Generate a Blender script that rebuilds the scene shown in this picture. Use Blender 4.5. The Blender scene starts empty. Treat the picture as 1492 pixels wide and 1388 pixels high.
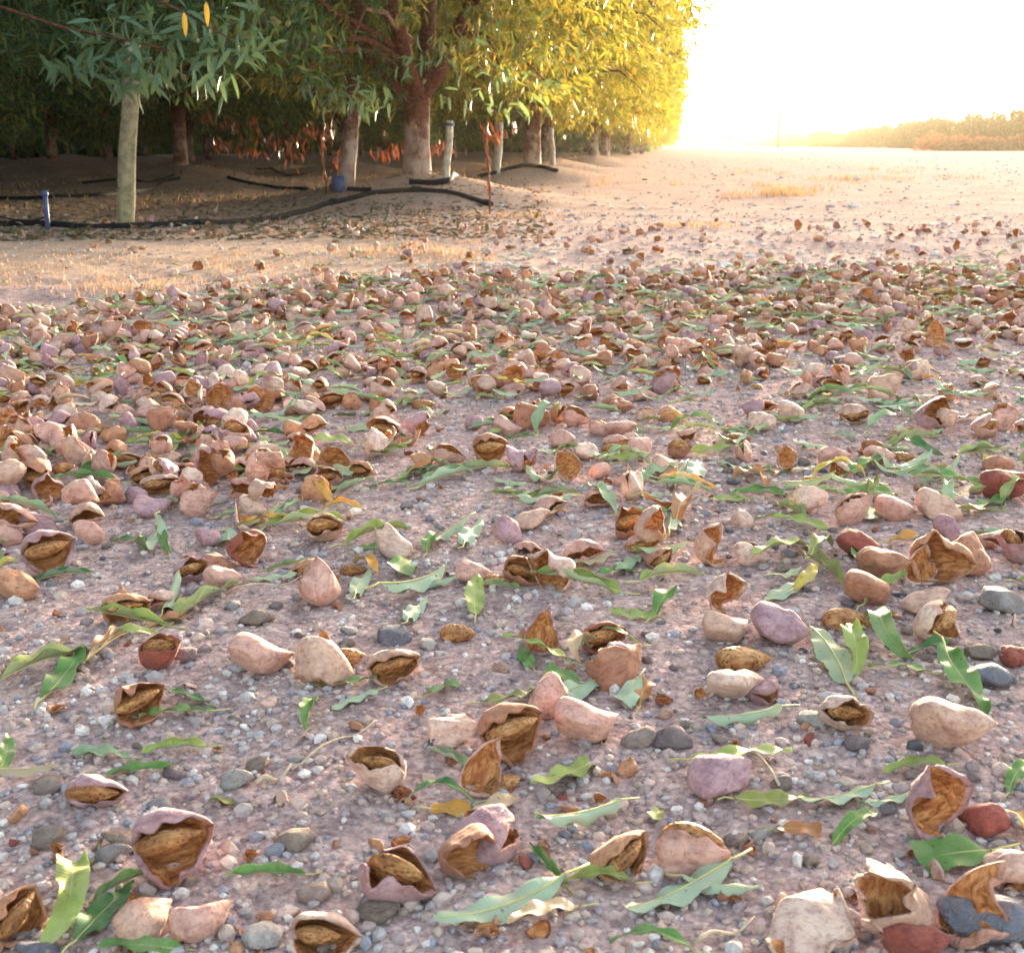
import bpy, math, random
import numpy as np
from mathutils import Vector, Matrix, Euler, noise as mnoise

# ------------------------------------------------------------------ camera, sky, sun, exposure
SC = bpy.context.scene
COL = SC.collection
PW, PH, FPX = 1492.0, 1388.0, 1800.0
CAM_H, PITCH = 0.37, math.radians(15.0)
SUN_AZ, SUN_EL = math.radians(19.0), math.radians(3.6)     # azimuth east of +Y
EXPOSURE = 3.75
HAZE_DENSITY = 0.00030

cam = bpy.data.cameras.new('camera')
cam_ob = bpy.data.objects.new('camera', cam)
COL.objects.link(cam_ob)
cam.sensor_width = 36.0
cam.lens = 36.0 * FPX / PW
cam.clip_start = 0.02
cam.clip_end = 3000.0
cam_ob.location = (0, 0, CAM_H)
cam_ob.rotation_euler = (math.pi / 2 - PITCH, 0, 0)
cam.dof.use_dof = True
cam.dof.focus_distance = 1.25
cam.dof.aperture_fstop = 26.0
SC.camera = cam_ob

world = bpy.data.worlds.new('World')
SC.world = world
world.use_nodes = True
wn, wl = world.node_tree.nodes, world.node_tree.links
wn.clear()
w_out = wn.new('ShaderNodeOutputWorld')
w_bg = wn.new('ShaderNodeBackground')
w_sky = wn.new('ShaderNodeTexSky')
w_sky.sky_type = 'NISHITA'
w_sky.sun_disc = False
w_sky.sun_elevation = SUN_EL
w_sky.sun_rotation = SUN_AZ
w_sky.air_density = 1.0
w_sky.dust_density = 4.0
w_sky.ozone_density = 1.0
w_hsv = wn.new('ShaderNodeHueSaturation')          # hazy evening air: paler than the clear-sky model
w_hsv.inputs['Saturation'].default_value = 0.72
w_bg.inputs['Strength'].default_value = 0.15
wl.new(w_sky.outputs[0], w_hsv.inputs['Color'])
wl.new(w_hsv.outputs[0], w_bg.inputs['Color'])
wl.new(w_bg.outputs[0], w_out.inputs['Surface'])

SUN_DIR = Vector((math.sin(SUN_AZ) * math.cos(SUN_EL), math.cos(SUN_AZ) * math.cos(SUN_EL), math.sin(SUN_EL)))
sun = bpy.data.lights.new('sun', 'SUN')
sun.energy = 3.4
sun.angle = math.radians(5.0)
sun.color = (1.0, 0.83, 0.58)
sun_ob = bpy.data.objects.new('sun', sun)
COL.objects.link(sun_ob)
sun_ob.rotation_euler = SUN_DIR.to_track_quat('Z', 'Y').to_euler()
sun_ob.location = (6, 20, 8)

vs = SC.view_settings
vs.view_transform = 'Standard'
vs.look = 'None'
vs.exposure = EXPOSURE
vs.gamma = 1.0
vs.use_curve_mapping = False
SC.cycles.use_denoising = True
SC.cycles.max_bounces = 8
SC.cycles.diffuse_bounces = 3
SC.cycles.glossy_bounces = 2
SC.cycles.transmission_bounces = 4
SC.cycles.volume_bounces = 0
SC.cycles.transparent_max_bounces = 8
SC.cycles.caustics_reflective = False
SC.cycles.caustics_refractive = False
SC.cycles.use_light_tree = False

RNG = np.random.default_rng(7)
random.seed(7)

# ------------------------------------------------------------------ numpy helpers
def _hash(ix, iy, seed):
    h = (ix.astype(np.int64) * 374761393 + iy.astype(np.int64) * 668265263 + seed * 1274126177) & 0xFFFFFFFF
    h = ((h ^ (h >> 13)) * 1274126177) & 0xFFFFFFFF
    return ((h ^ (h >> 16)) & 0xFFFF) / 65535.0

def vnoise(x, y, scale, seed=0):
    x = np.asarray(x, float) / scale; y = np.asarray(y, float) / scale
    ix, iy = np.floor(x), np.floor(y)
    fx, fy = x - ix, y - iy
    fx = fx * fx * (3 - 2 * fx); fy = fy * fy * (3 - 2 * fy)
    a = _hash(ix, iy, seed); b = _hash(ix + 1, iy, seed)
    c = _hash(ix, iy + 1, seed); d = _hash(ix + 1, iy + 1, seed)
    return (a * (1 - fx) + b * fx) * (1 - fy) + (c * (1 - fx) + d * fx) * fy

def fbm(x, y, scale, seed=0, octs=3):
    t, a = 0, 0.5
    for o in range(octs):
        t = t + a * (vnoise(x, y, scale / 2 ** o, seed + 17 * o) - 0.5)
        a *= 0.5
    return t

def sstep(a, b, x):
    t = np.clip((np.asarray(x, float) - a) / (b - a), 0, 1)
    return t * t * (3 - 2 * t)

AZ = math.radians(7.31)
SDIR = np.array([math.sin(AZ), math.cos(AZ)])
LDIR = np.array([math.cos(AZ), -math.sin(AZ)])
def row_xy(s, lat):
    p = SDIR * s + LDIR * lat
    return float(p[0]), float(p[1])

# tree grid: (x, y, row, index)
TREES = []
for n in range(0, 26):
    TREES.append(row_xy(8.25 + 5.35 * n, -1.69 + (0.22 * math.sin(n * 2.3) if n else 0)) + (0, n))
for r, lat in enumerate((-4.65, -7.6, -10.6, -13.6, -16.6), 1):
    for n in range(0, 13):
        s = (0.9 if r % 2 else 3.4) + 5.4 * n
        TREES.append(row_xy(s + 0.25 * math.sin(n * 3.1 + r), lat + 0.2 * math.sin(n * 1.7 + r * 2.2)) + (r, n))
MOUNDS = np.array([(t[0], t[1]) for t in TREES if math.hypot(t[0], t[1]) < 45])

def ground_z(x, y):
    x = np.asarray(x, float); y = np.asarray(y, float)
    d = np.hypot(x, y)
    z = 0.018 * fbm(x, y, 1.3, 3) * 2 * np.minimum(1, 6 / (d + 1e-6)) * sstep(0.2, 1.5, d)
    for mx, my in MOUNDS:
        r2 = (x - mx) ** 2 + (y - my) ** 2
        z = z + np.where(r2 < 9, 0.19 * np.exp(-r2 / 0.60), 0)
    far = sstep(25, 120, d)
    z = z + far * 0.10 * fbm(x, y, 25, 9)
    return z

def relief(x, y):
    d = np.hypot(x, y)
    z = 0.015 * fbm(x, y, 0.10, 21, 3) + 0.0045 * fbm(x, y, 0.016, 33, 2)
    z = z * (1 - 0.5 * sstep(2, 6, d))
    z = z + (0.02 * fbm(x, y, 0.35, 5, 2) + 0.012 * fbm(x, y, 0.12, 15, 2)) * sstep(3, 7, d)
    return z

def gz(x, y):
    return ground_z(x, y) + relief(np.asarray(x, float), np.asarray(y, float))

CF = np.array([0, math.cos(PITCH), -math.sin(PITCH)])
CU = np.array([0, math.sin(PITCH), math.cos(PITCH)])
CR = np.array([1.0, 0, 0])
def ray(px, py):
    d = CF + CR * ((px - PW / 2) / FPX) + CU * ((PH / 2 - py) / FPX)
    return d
def at_depth(px, py, dist):
    """point on the pixel's ray at forward (y) distance dist"""
    d = ray(px, py)
    return np.array([0, 0, CAM_H]) + d * (dist / d[1])
TS = np.geomspace(0.3, 400, 1500)
def on_ground(px, py):
    """first point where the pixel's ray meets the ground"""
    d = ray(px, py)
    h = CAM_H + d[2] * TS - ground_z(d[0] * TS, d[1] * TS)
    k = np.nonzero(h <= 0)[0]
    if len(k) == 0:
        t = TS[-1]
    else:
        k = max(1, k[0]); a, b = h[k - 1], h[k]
        t = TS[k - 1] + (TS[k] - TS[k - 1]) * a / (a - b + 1e-12)
    return d[0] * t, d[1] * t
def to_px(x, y, z):
    v = np.stack([np.asarray(x, float), np.asarray(y, float), np.asarray(z, float) - CAM_H], -1)
    f = v @ CF
    return PW / 2 + FPX * (v @ CR) / f, PH / 2 - FPX * (v @ CU) / f, f

# ------------------------------------------------------------------ mesh helpers
def make_mesh(name, verts, faces, mats, mi=None, smooth=True, col=None, lip=None):
    """faces: (N,3|4) int array or list of such arrays; col: per-vertex rgb"""
    me = bpy.data.meshes.new(name)
    verts = np.asarray(verts, np.float32)
    fl = faces if isinstance(faces, list) else [faces]
    fl = [np.asarray(f, np.int32) for f in fl if len(f)]
    me.vertices.add(len(verts))
    me.vertices.foreach_set('co', verts.ravel())
    nl = sum(f.size for f in fl); nf = sum(len(f) for f in fl)
    me.loops.add(nl); me.polygons.add(nf)
    me.loops.foreach_set('vertex_index', np.concatenate([f.ravel() for f in fl]))
    starts, tot = [], 0
    for f in fl:
        k = f.shape[1]
        starts.append(tot + np.arange(len(f)) * k); tot += f.size
    me.polygons.foreach_set('loop_start', np.concatenate(starts).astype(np.int32))
    if mi is not None:
        me.polygons.foreach_set('material_index', np.asarray(mi, np.int32))
    me.polygons.foreach_set('use_smooth', np.full(nf, smooth, bool))
    for m in (mats if isinstance(mats, (list, tuple)) else [mats]):
        me.materials.append(m)
    if col is not None:
        a = me.attributes.new('tint', 'FLOAT_COLOR', 'POINT')
        c = np.ones((len(verts), 4), np.float32); c[:, :3] = col
        a.data.foreach_set('color', c.ravel())
    if lip is not None:
        me.attributes.new('lip', 'FLOAT', 'POINT').data.foreach_set('value', np.asarray(lip, np.float32))
    me.update(calc_edges=True)
    return me

def add(name, me, parent=None, loc=None, rot=None, scale=None, color=None):
    o = bpy.data.objects.new(name, me)
    COL.objects.link(o)
    if parent is not None: o.parent = parent
    if loc is not None: o.location = loc
    if rot is not None: o.rotation_euler = rot
    if scale is not None: o.scale = scale if hasattr(scale, '__len__') else (scale,) * 3
    if color is not None: o.color = (*color, 1)
    return o

def tag(o, label, cat, group=None, kind=None):
    if label: o['label'] = label
    if cat: o['category'] = cat
    if group: o['group'] = group
    if kind: o['kind'] = kind
    return o

def grid_quads(nu, nv, off=0, flip=False):
    i, j = np.meshgrid(np.arange(nu - 1), np.arange(nv - 1), indexing='ij')
    a = (i * nv + j).ravel() + off
    q = np.stack([a, a + 1, a + nv + 1, a + nv], 1)
    return q[:, ::-1] if flip else q

def tube(path, radii, seg=8, cap=True, jitter=0.0):
    path = np.asarray(path, float); n = len(path)
    radii = np.full(n, radii) if np.isscalar(radii) else np.asarray(radii, float)
    V = []; up = np.array([0.13, 0.31, 0.94])
    for i in range(n):
        t = path[min(i + 1, n - 1)] - path[max(i - 1, 0)]
        t = t / (np.linalg.norm(t) + 1e-9)
        a = np.cross(t, up)
        if np.linalg.norm(a) < 0.15: a = np.cross(t, [1, 0, 0])
        a /= np.linalg.norm(a); b = np.cross(t, a)
        th = np.linspace(0, 2 * math.pi, seg, endpoint=False)
        rr = radii[i] * (1 + jitter * np.sin(3 * th + i * 0.9) + 0.6 * jitter * np.sin(5 * th - i * 1.7))
        V.append(path[i] + np.outer(np.cos(th) * rr, a) + np.outer(np.sin(th) * rr, b))
    V = np.concatenate(V)
    Q = []
    for i in range(n - 1):
        for k in range(seg):
            k2 = (k + 1) % seg
            Q.append((i * seg + k, i * seg + k2, (i + 1) * seg + k2, (i + 1) * seg + k))
    Q = np.array(Q)[:, ::-1]
    if cap:
        V = np.vstack([V, path[0], path[-1]])
        c0, c1 = len(V) - 2, len(V) - 1
        e = [(c0, k, (k + 1) % seg, (k + 1) % seg) for k in range(seg)]
        T = np.array([(c0, k, (k + 1) % seg) for k in range(seg)] + [(c1, (n - 1) * seg + (k + 1) % seg, (n - 1) * seg + k) for k in range(seg)])
        return V, [Q, T]
    return V, [Q]

class Acc:
    """collects several shapes into one mesh"""
    def __init__(s): s.v = []; s.q = []; s.t = []; s.n = 0; s.mq = []; s.mt = []
    def put(s, V, F, m=0):
        for f in (F if isinstance(F, list) else [F]):
            f = np.asarray(f) + s.n
            if f.shape[1] == 4: s.q.append(f); s.mq.append(np.full(len(f), m))
            else: s.t.append(f); s.mt.append(np.full(len(f), m))
        s.v.append(np.asarray(V, float)); s.n += len(V)
    def mesh(s, name, mats, smooth=True):
        F, M = [], []
        if s.q: F.append(np.concatenate(s.q)); M.append(np.concatenate(s.mq))
        if s.t: F.append(np.concatenate(s.t)); M.append(np.concatenate(s.mt))
        return make_mesh(name, np.concatenate(s.v), F, mats, np.concatenate(M), smooth)

def box(cx, cy, cz, sx, sy, sz):
    x, y, z = sx / 2, sy / 2, sz / 2
    V = np.array([(a, b, c) for a in (-x, x) for b in (-y, y) for c in (-z, z)]) + (cx, cy, cz)
    Q = np.array([(0, 1, 3, 2), (4, 6, 7, 5), (0, 4, 5, 1), (2, 3, 7, 6), (0, 2, 6, 4), (1, 5, 7, 3)])
    return V, Q

# ------------------------------------------------------------------ materials
def new_mat(name):
    m = bpy.data.materials.new(name)
    m.use_nodes = True
    nt = m.node_tree
    nt.nodes.clear()
    out = nt.nodes.new('ShaderNodeOutputMaterial')
    return m, nt, out

def N(nt, t, **kw):
    n = nt.nodes.new(t)
    for k, v in kw.items():
        if hasattr(n, k): setattr(n, k, v)
        else: n.inputs[k].default_value = v
    return n

def ramp(nt, stops, fac=None):
    r = nt.nodes.new('ShaderNodeValToRGB')
    el = r.color_ramp.elements
    while len(el) < len(stops): el.new(0.5)
    for e, (p, c) in zip(el, stops):
        e.position = p; e.color = (*c, 1)
    if fac is not None: nt.links.new(fac, r.inputs[0])
    return r

def mixc(nt, fac, a, b, mode='MIX'):
    m = nt.nodes.new('ShaderNodeMix'); m.data_type = 'RGBA'; m.blend_type = mode
    for idx, v in ((0, fac), (6, a), (7, b)):
        if hasattr(v, 'is_output') or isinstance(v, bpy.types.NodeSocket): nt.links.new(v, m.inputs[idx])
        elif idx == 0: m.inputs[0].default_value = v
        else: m.inputs[idx].default_value = (*v, 1)
    return m.outputs[2]

def noise_n(nt, vec, scale, detail=4, rough=0.55, dist=0.0):
    n = N(nt, 'ShaderNodeTexNoise')
    n.inputs['Scale'].default_value = scale; n.inputs['Detail'].default_value = detail
    n.inputs['Roughness'].default_value = rough; n.inputs['Distortion'].default_value = dist
    if vec is not None: nt.links.new(vec, n.inputs['Vector'])
    return n.outputs[0]

def bump(nt, h, strength, dist, prev=None):
    b = nt.nodes.new('ShaderNodeBump')
    b.inputs['Strength'].default_value = strength; b.inputs['Distance'].default_value = dist
    nt.links.new(h, b.inputs['Height'])
    if prev is not None: nt.links.new(prev, b.inputs['Normal'])
    return b.outputs[0]

def vec_of(nt, src):
    """local texture space, shifted per object so copies differ"""
    tc = nt.nodes.new('ShaderNodeTexCoord')
    if src == 'attr': return tc.outputs['Object']
    oi = nt.nodes.new('ShaderNodeObjectInfo')
    m = N(nt, 'ShaderNodeMath', operation='MULTIPLY'); m.inputs[1].default_value = 7.0
    nt.links.new(oi.outputs['Random'], m.inputs[0])
    c = nt.nodes.new('ShaderNodeCombineXYZ'); nt.links.new(m.outputs[0], c.inputs[0]); nt.links.new(m.outputs[0], c.inputs[2])
    a = N(nt, 'ShaderNodeVectorMath', operation='ADD')
    nt.links.new(tc.outputs['Object'], a.inputs[0]); nt.links.new(c.outputs[0], a.inputs[1])
    return a.outputs[0]

def tint_of(nt, src):
    if src == 'attr':
        a = nt.nodes.new('ShaderNodeAttribute'); a.attribute_name = 'tint'; return a.outputs['Color']
    return nt.nodes.new('ShaderNodeObjectInfo').outputs['Color']

def principled(nt, out, color, rough=0.8, normal=None, spec=0.3, **kw):
    p = nt.nodes.new('ShaderNodeBsdfPrincipled')
    if isinstance(color, bpy.types.NodeSocket): nt.links.new(color, p.inputs['Base Color'])
    else: p.inputs['Base Color'].default_value = (*color, 1)
    if isinstance(rough, bpy.types.NodeSocket): nt.links.new(rough, p.inputs['Roughness'])
    else: p.inputs['Roughness'].default_value = rough
    p.inputs['Specular IOR Level'].default_value = spec
    if normal is not None: nt.links.new(normal, p.inputs['Normal'])
    for k, v in kw.items(): p.inputs[k].default_value = v
    if out is not None: nt.links.new(p.outputs[0], out.inputs[0])
    return p

def hull_outer(src):
    m, nt, out = new_mat('hull_skin_' + src)
    v = vec_of(nt, src)
    t = tint_of(nt, src)
    n1 = noise_n(nt, v, 90, 4, 0.6)
    n2 = noise_n(nt, v, 420, 3, 0.6)
    r1 = ramp(nt, [(0.30, (0.60, 0.48, 0.50)), (0.5, (0.88, 0.79, 0.75)), (0.72, (1.0, 0.94, 0.86))], n1)
    c = mixc(nt, 1.0, t, r1.outputs[0], 'MULTIPLY')
    r2 = ramp(nt, [(0.33, (0.55, 0.42, 0.36)), (0.46, (1, 1, 1))], n2)
    c = mixc(nt, 0.6, c, r2.outputs[0], 'MULTIPLY')
    la = nt.nodes.new('ShaderNodeAttribute'); la.attribute_name = 'lip'
    lm = N(nt, 'ShaderNodeMath', operation='MULTIPLY'); nt.links.new(la.outputs['Fac'], lm.inputs[0])
    nt.links.new(ramp(nt, [(0.40, (0, 0, 0)), (0.58, (0.65, 0.65, 0.65))], noise_n(nt, v, 70, 3)).outputs[0], lm.inputs[1])
    c = mixc(nt, lm.outputs[0], c, (0.26, 0.10, 0.045))
    st = N(nt, 'ShaderNodeVectorMath', operation='MULTIPLY'); st.inputs[1].default_value = (90, 380, 380); nt.links.new(v, st.inputs[0])
    n3 = noise_n(nt, st.outputs[0], 1.0, 3, 0.6)
    c = mixc(nt, 0.55, c, ramp(nt, [(0.34, (0.62, 0.50, 0.46)), (0.52, (1, 1, 1))], n3).outputs[0], 'MULTIPLY')
    nb = bump(nt, n2, 0.45, 0.0006)
    nb = bump(nt, n3, 0.55, 0.0012, nb)
    nb = bump(nt, n1, 0.6, 0.0026, nb)
    p = principled(nt, out, c, 0.85, nb, 0.2)
    p.inputs['Sheen Weight'].default_value = 0.15
    p.inputs['Sheen Roughness'].default_value = 0.45
    p.inputs['Sheen Tint'].default_value = (1, 0.93, 0.86, 1)
    return m

def hull_inner(src):
    m, nt, out = new_mat('hull_flesh_' + src)
    v = vec_of(nt, src)
    st = N(nt, 'ShaderNodeVectorMath', operation='MULTIPLY'); st.inputs[1].default_value = (70, 300, 300); nt.links.new(v, st.inputs[0])
    n1 = noise_n(nt, st.outputs[0], 1.0, 5, 0.7, 0.6)
    r1 = ramp(nt, [(0.30, (0.12, 0.036, 0.014)), (0.46, (0.38, 0.135, 0.045)), (0.66, (0.66, 0.34, 0.14))], n1)
    principled(nt, out, r1.outputs[0], 0.8, bump(nt, n1, 0.9, 0.003), 0.25)
    return m

def nut_mat(src):
    m, nt, out = new_mat('nut_shell_' + src)
    v = vec_of(nt, src)
    vo = N(nt, 'ShaderNodeTexVoronoi'); vo.inputs['Scale'].default_value = 330; nt.links.new(v, vo.inputs['Vector'])
    st = N(nt, 'ShaderNodeVectorMath', operation='MULTIPLY'); st.inputs[1].default_value = (60, 420, 420); nt.links.new(v, st.inputs[0])
    fib = noise_n(nt, st.outputs[0], 1.0, 3, 0.6)
    n1 = noise_n(nt, v, 80, 3)
    r = ramp(nt, [(0.3, (0.24, 0.095, 0.030)), (0.55, (0.44, 0.21, 0.075)), (0.75, (0.62, 0.38, 0.18))], n1)
    pit = ramp(nt, [(0.16, (0.22, 0.12, 0.07)), (0.30, (1, 1, 1))], vo.outputs['Distance'])
    c = mixc(nt, 0.85, r.outputs[0], pit.outputs[0], 'MULTIPLY')
    fr = ramp(nt, [(0.38, (0.42, 0.30, 0.22)), (0.58, (1, 1, 1))], fib)
    c = mixc(nt, 0.7, c, fr.outputs[0], 'MULTIPLY')
    nb = bump(nt, vo.outputs['Distance'], 0.8, 0.0020)
    nb = bump(nt, fib, 0.8, 0.0018, nb)
    principled(nt, out, c, 0.65, nb, 0.35)
    return m

def leaf_ground(src, under):
    m, nt, out = new_mat(('leaf_under_' if under else 'leaf_top_') + src)
    v = vec_of(nt, src)
    t = tint_of(nt, src)
    n1 = noise_n(nt, v, 60, 4)
    n2 = noise_n(nt, v, 260, 2)
    r1 = ramp(nt, [(0.3, (0.72, 0.72, 0.62)), (0.6, (1.1, 1.05, 1.0))], n1)
    c = mixc(nt, 1.0, t, r1.outputs[0], 'MULTIPLY')
    if under:
        c = mixc(nt, 0.50, c, (0.50, 0.60, 0.46))
    spot = ramp(nt, [(0.66, (0, 0, 0)), (0.71, (1, 1, 1))], n2)
    c = mixc(nt, spot.outputs[0], c, (0.16, 0.075, 0.03))
    dst = ramp(nt, [(0.45, (0, 0, 0)), (0.75, (0.55, 0.55, 0.55))], noise_n(nt, v, 35, 5, 0.7))
    c = mixc(nt, dst.outputs[0], c, (0.44, 0.36, 0.27))
    wv = N(nt, 'ShaderNodeTexWave'); wv.inputs['Scale'].default_value = 170; wv.inputs['Distortion'].default_value = 3; nt.links.new(v, wv.inputs['Vector'])
    nb = bump(nt, wv.outputs['Fac'], 0.18, 0.0006)
    p = principled(nt, None, c, 0.58 if not under else 0.7, nb, 0.25)
    tr = nt.nodes.new('ShaderNodeBsdfTranslucent')
    nt.links.new(c, tr.inputs['Color'])
    ms = nt.nodes.new('ShaderNodeMixShader'); ms.inputs[0].default_value = 0.22
    nt.links.new(p.outputs[0], ms.inputs[1]); nt.links.new(tr.outputs[0], ms.inputs[2])
    nt.links.new(ms.outputs[0], out.inputs[0])
    return m

def stone_mat(src):
    m, nt, out = new_mat('stone_' + src)
    v = vec_of(nt, src); t = tint_of(nt, src)
    k = 1.0 if src == 'attr' else 0.012              # single stones are unit meshes scaled down
    n1 = noise_n(nt, v, 110 * k, 6, 0.7)
    n2 = noise_n(nt, v, 600 * k, 3)
    r1 = ramp(nt, [(0.3, (0.55, 0.52, 0.52)), (0.55, (0.95, 0.95, 0.95)), (0.75, (1.15, 1.1, 1.05))], n1)
    c = mixc(nt, 1.0, t, r1.outputs[0], 'MULTIPLY')
    dust = ramp(nt, [(0.42, (0, 0, 0)), (0.62, (1, 1, 1))], n2)
    dm = N(nt, 'ShaderNodeMath', operation='MULTIPLY'); dm.inputs[1].default_value = 0.35; nt.links.new(dust.outputs[0], dm.inputs[0])
    c = mixc(nt, dm.outputs[0], c, (0.40, 0.31, 0.26))
    principled(nt, out, c, 0.9, bump(nt, n1, 0.8, 0.05 if src == 'obj' else 0.003), 0.2)
    return m

def simple_mat(name, color, rough=0.7, scale=40, amt=0.35, bstr=0.3, bdist=0.004, spec=0.3):
    m, nt, out = new_mat(name)
    v = vec_of(nt, 'obj')
    n1 = noise_n(nt, v, scale, 5, 0.6)
    lo = tuple(c * (1 - amt) for c in color); hi = tuple(min(1, c * (1 + amt)) for c in color)
    r = ramp(nt, [(0.3, lo), (0.7, hi)], n1)
    principled(nt, out, r.outputs[0], rough, bump(nt, n1, bstr, bdist), spec)
    return m

def foliage_mat(name, stops, trans=0.42, rough=0.45):
    m, nt, out = new_mat(name)
    g = nt.nodes.new('ShaderNodeNewGeometry')
    r = ramp(nt, stops, g.outputs['Random Per Island'])
    p = principled(nt, None, r.outputs[0], rough, None, 0.45)
    tr = nt.nodes.new('ShaderNodeBsdfTranslucent')
    tc = mixc(nt, 1.0, r.outputs[0], (2.6, 1.55, 0.8), 'MULTIPLY')
    nt.links.new(tc, tr.inputs['Color'])
    ms = nt.nodes.new('ShaderNodeMixShader'); ms.inputs[0].default_value = trans
    nt.links.new(p.outputs[0], ms.inputs[1]); nt.links.new(tr.outputs[0], ms.inputs[2])
    nt.links.new(ms.outputs[0], out.inputs[0])
    return m

def bark_mat():
    m, nt, out = new_mat('bark')
    tc = nt.nodes.new('ShaderNodeTexCoord')
    v = vec_of(nt, 'obj')
    n1 = noise_n(nt, v, 14, 6, 0.65)
    n2 = noise_n(nt, v, 45, 4, 0.6)
    bark = ramp(nt, [(0.3, (0.055, 0.022, 0.016)), (0.6, (0.16, 0.066, 0.042)), (0.8, (0.26, 0.14, 0.095))], n2)
    sep = nt.nodes.new('ShaderNodeSeparateXYZ'); nt.links.new(tc.outputs['Object'], sep.inputs[0])
    ad = N(nt, 'ShaderNodeMath', operation='MULTIPLY_ADD'); ad.inputs[1].default_value = 0.55; nt.links.new(n1, ad.inputs[0]); nt.links.new(sep.outputs[2], ad.inputs[2])
    paint = ramp(nt, [(0.56, (1, 1, 1)), (0.66, (0, 0, 0))], ad.outputs[0])       # old whitewash band
    wear = ramp(nt, [(0.40, (0.08, 0.08, 0.08)), (0.62, (0.85, 0.85, 0.85))], noise_n(nt, v, 9, 4, 0.6))
    f = mixc(nt, 1.0, paint.outputs[0], wear.outputs[0], 'MULTIPLY')
    c = mixc(nt, f, bark.outputs[0], (0.46, 0.35, 0.31))
    nb = bump(nt, n2, 0.7, 0.012)
    nb = bump(nt, n1, 0.5, 0.03, nb)
    principled(nt, out, c, 0.85, nb, 0.2)
    return m

def ground_mat():
    m, nt, out = new_mat('dry_soil')
    tc = nt.nodes.new('ShaderNodeTexCoord'); v = tc.outputs['Object']
    a = nt.nodes.new('ShaderNodeAttribute'); a.attribute_name = 'tint'
    n1 = noise_n(nt, v, 3.0, 5, 0.6)
    n2 = noise_n(nt, v, 38, 5, 0.65)
    n3 = noise_n(nt, v, 260, 4, 0.7)
    vo = N(nt, 'ShaderNodeTexVoronoi'); vo.inputs['Scale'].default_value = 210; nt.links.new(v, vo.inputs['Vector'])
    vo2 = N(nt, 'ShaderNodeTexVoronoi'); vo2.inputs['Scale'].default_value = 75; vo2.inputs['Randomness'].default_value = 1; nt.links.new(v, vo2.inputs['Vector'])
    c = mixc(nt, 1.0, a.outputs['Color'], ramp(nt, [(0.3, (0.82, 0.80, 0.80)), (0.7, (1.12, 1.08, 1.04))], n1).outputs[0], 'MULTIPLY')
    c = mixc(nt, 0.95, c, ramp(nt, [(0.3, (0.58, 0.54, 0.55)), (0.55, (1, 1, 1)), (0.75, (1.2, 1.15, 1.1))], n2).outputs[0], 'MULTIPLY')
    c = mixc(nt, 0.8, c, ramp(nt, [(0.32, (0.50, 0.46, 0.46)), (0.5, (1, 1, 1)), (0.72, (1.35, 1.3, 1.25))], n3).outputs[0], 'MULTIPLY')
    sepc = nt.nodes.new('ShaderNodeSeparateColor'); nt.links.new(vo.outputs['Color'], sepc.inputs[0])
    grain = ramp(nt, [(0.0, (0.55, 0.5, 0.55)), (0.35, (0.95, 0.9, 0.88)), (0.8, (1.1, 1.05, 1.0)), (0.95, (1.6, 1.55, 1.5))], sepc.outputs[0])
    c = mixc(nt, 0.65, c, grain.outputs[0], 'MULTIPLY')
    nb = bump(nt, vo.outputs['Distance'], 0.7, -0.0016)
    nb = bump(nt, n3, 0.5, 0.002, nb)
    nb = bump(nt, n2, 0.6, 0.008, nb)
    principled(nt, out, c, 1.0, nb, 0.0)
    return m

M = {}
for s in ('obj', 'attr'):
    M['skin_' + s] = hull_outer(s); M['flesh_' + s] = hull_inner(s); M['nut_' + s] = nut_mat(s)
    M['ltop_' + s] = leaf_ground(s, False); M['lund_' + s] = leaf_ground(s, True); M['stone_' + s] = stone_mat(s)
M['stalk'] = simple_mat('leaf_stalk', (0.46, 0.42, 0.17), 0.6, 90, 0.2)
M['straw'] = simple_mat('bleached_straw', (0.50, 0.40, 0.28), 0.8, 200, 0.3)
M['ground'] = ground_mat()
M['bark'] = bark_mat()
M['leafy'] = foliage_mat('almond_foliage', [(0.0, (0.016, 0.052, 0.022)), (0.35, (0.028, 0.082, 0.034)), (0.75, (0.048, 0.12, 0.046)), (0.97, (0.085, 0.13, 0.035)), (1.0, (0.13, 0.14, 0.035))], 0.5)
M['leafy_sunglow'] = foliage_mat('painted_sunglow_foliage', [(0.0, (0.045, 0.080, 0.022)), (0.4, (0.075, 0.115, 0.028)), (0.8, (0.115, 0.145, 0.034)), (1.0, (0.19, 0.17, 0.05))], 0.46)  # track-row leaves: golden sun glow painted in as yellower leaf colour
M['leafy_near'] = foliage_mat('almond_leaf', [(0.0, (0.04, 0.105, 0.060)), (0.6, (0.07, 0.16, 0.095)), (1.0, (0.12, 0.20, 0.10))], 0.35)
M['dead'] = foliage_mat('dead_leaf', [(0.0, (0.065, 0.022, 0.012)), (0.5, (0.13, 0.046, 0.020)), (1.0, (0.21, 0.095, 0.045))], 0.15)
M['yellowleaf'] = foliage_mat('yellow_leaf', [(0.0, (0.55, 0.40, 0.03)), (1.0, (0.6, 0.45, 0.06))], 0.4)
M['farfol'] = foliage_mat('far_foliage', [(0.0, (0.03, 0.045, 0.02)), (0.5, (0.06, 0.062, 0.028)), (0.8, (0.10, 0.07, 0.035)), (1.0, (0.13, 0.08, 0.04))], 0.2, 0.8)
M['scrub'] = foliage_mat('dry_scrub', [(0.0, (0.11, 0.060, 0.040)), (0.5, (0.20, 0.115, 0.075)), (1.0, (0.28, 0.18, 0.12))], 0.25, 0.9)
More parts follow.
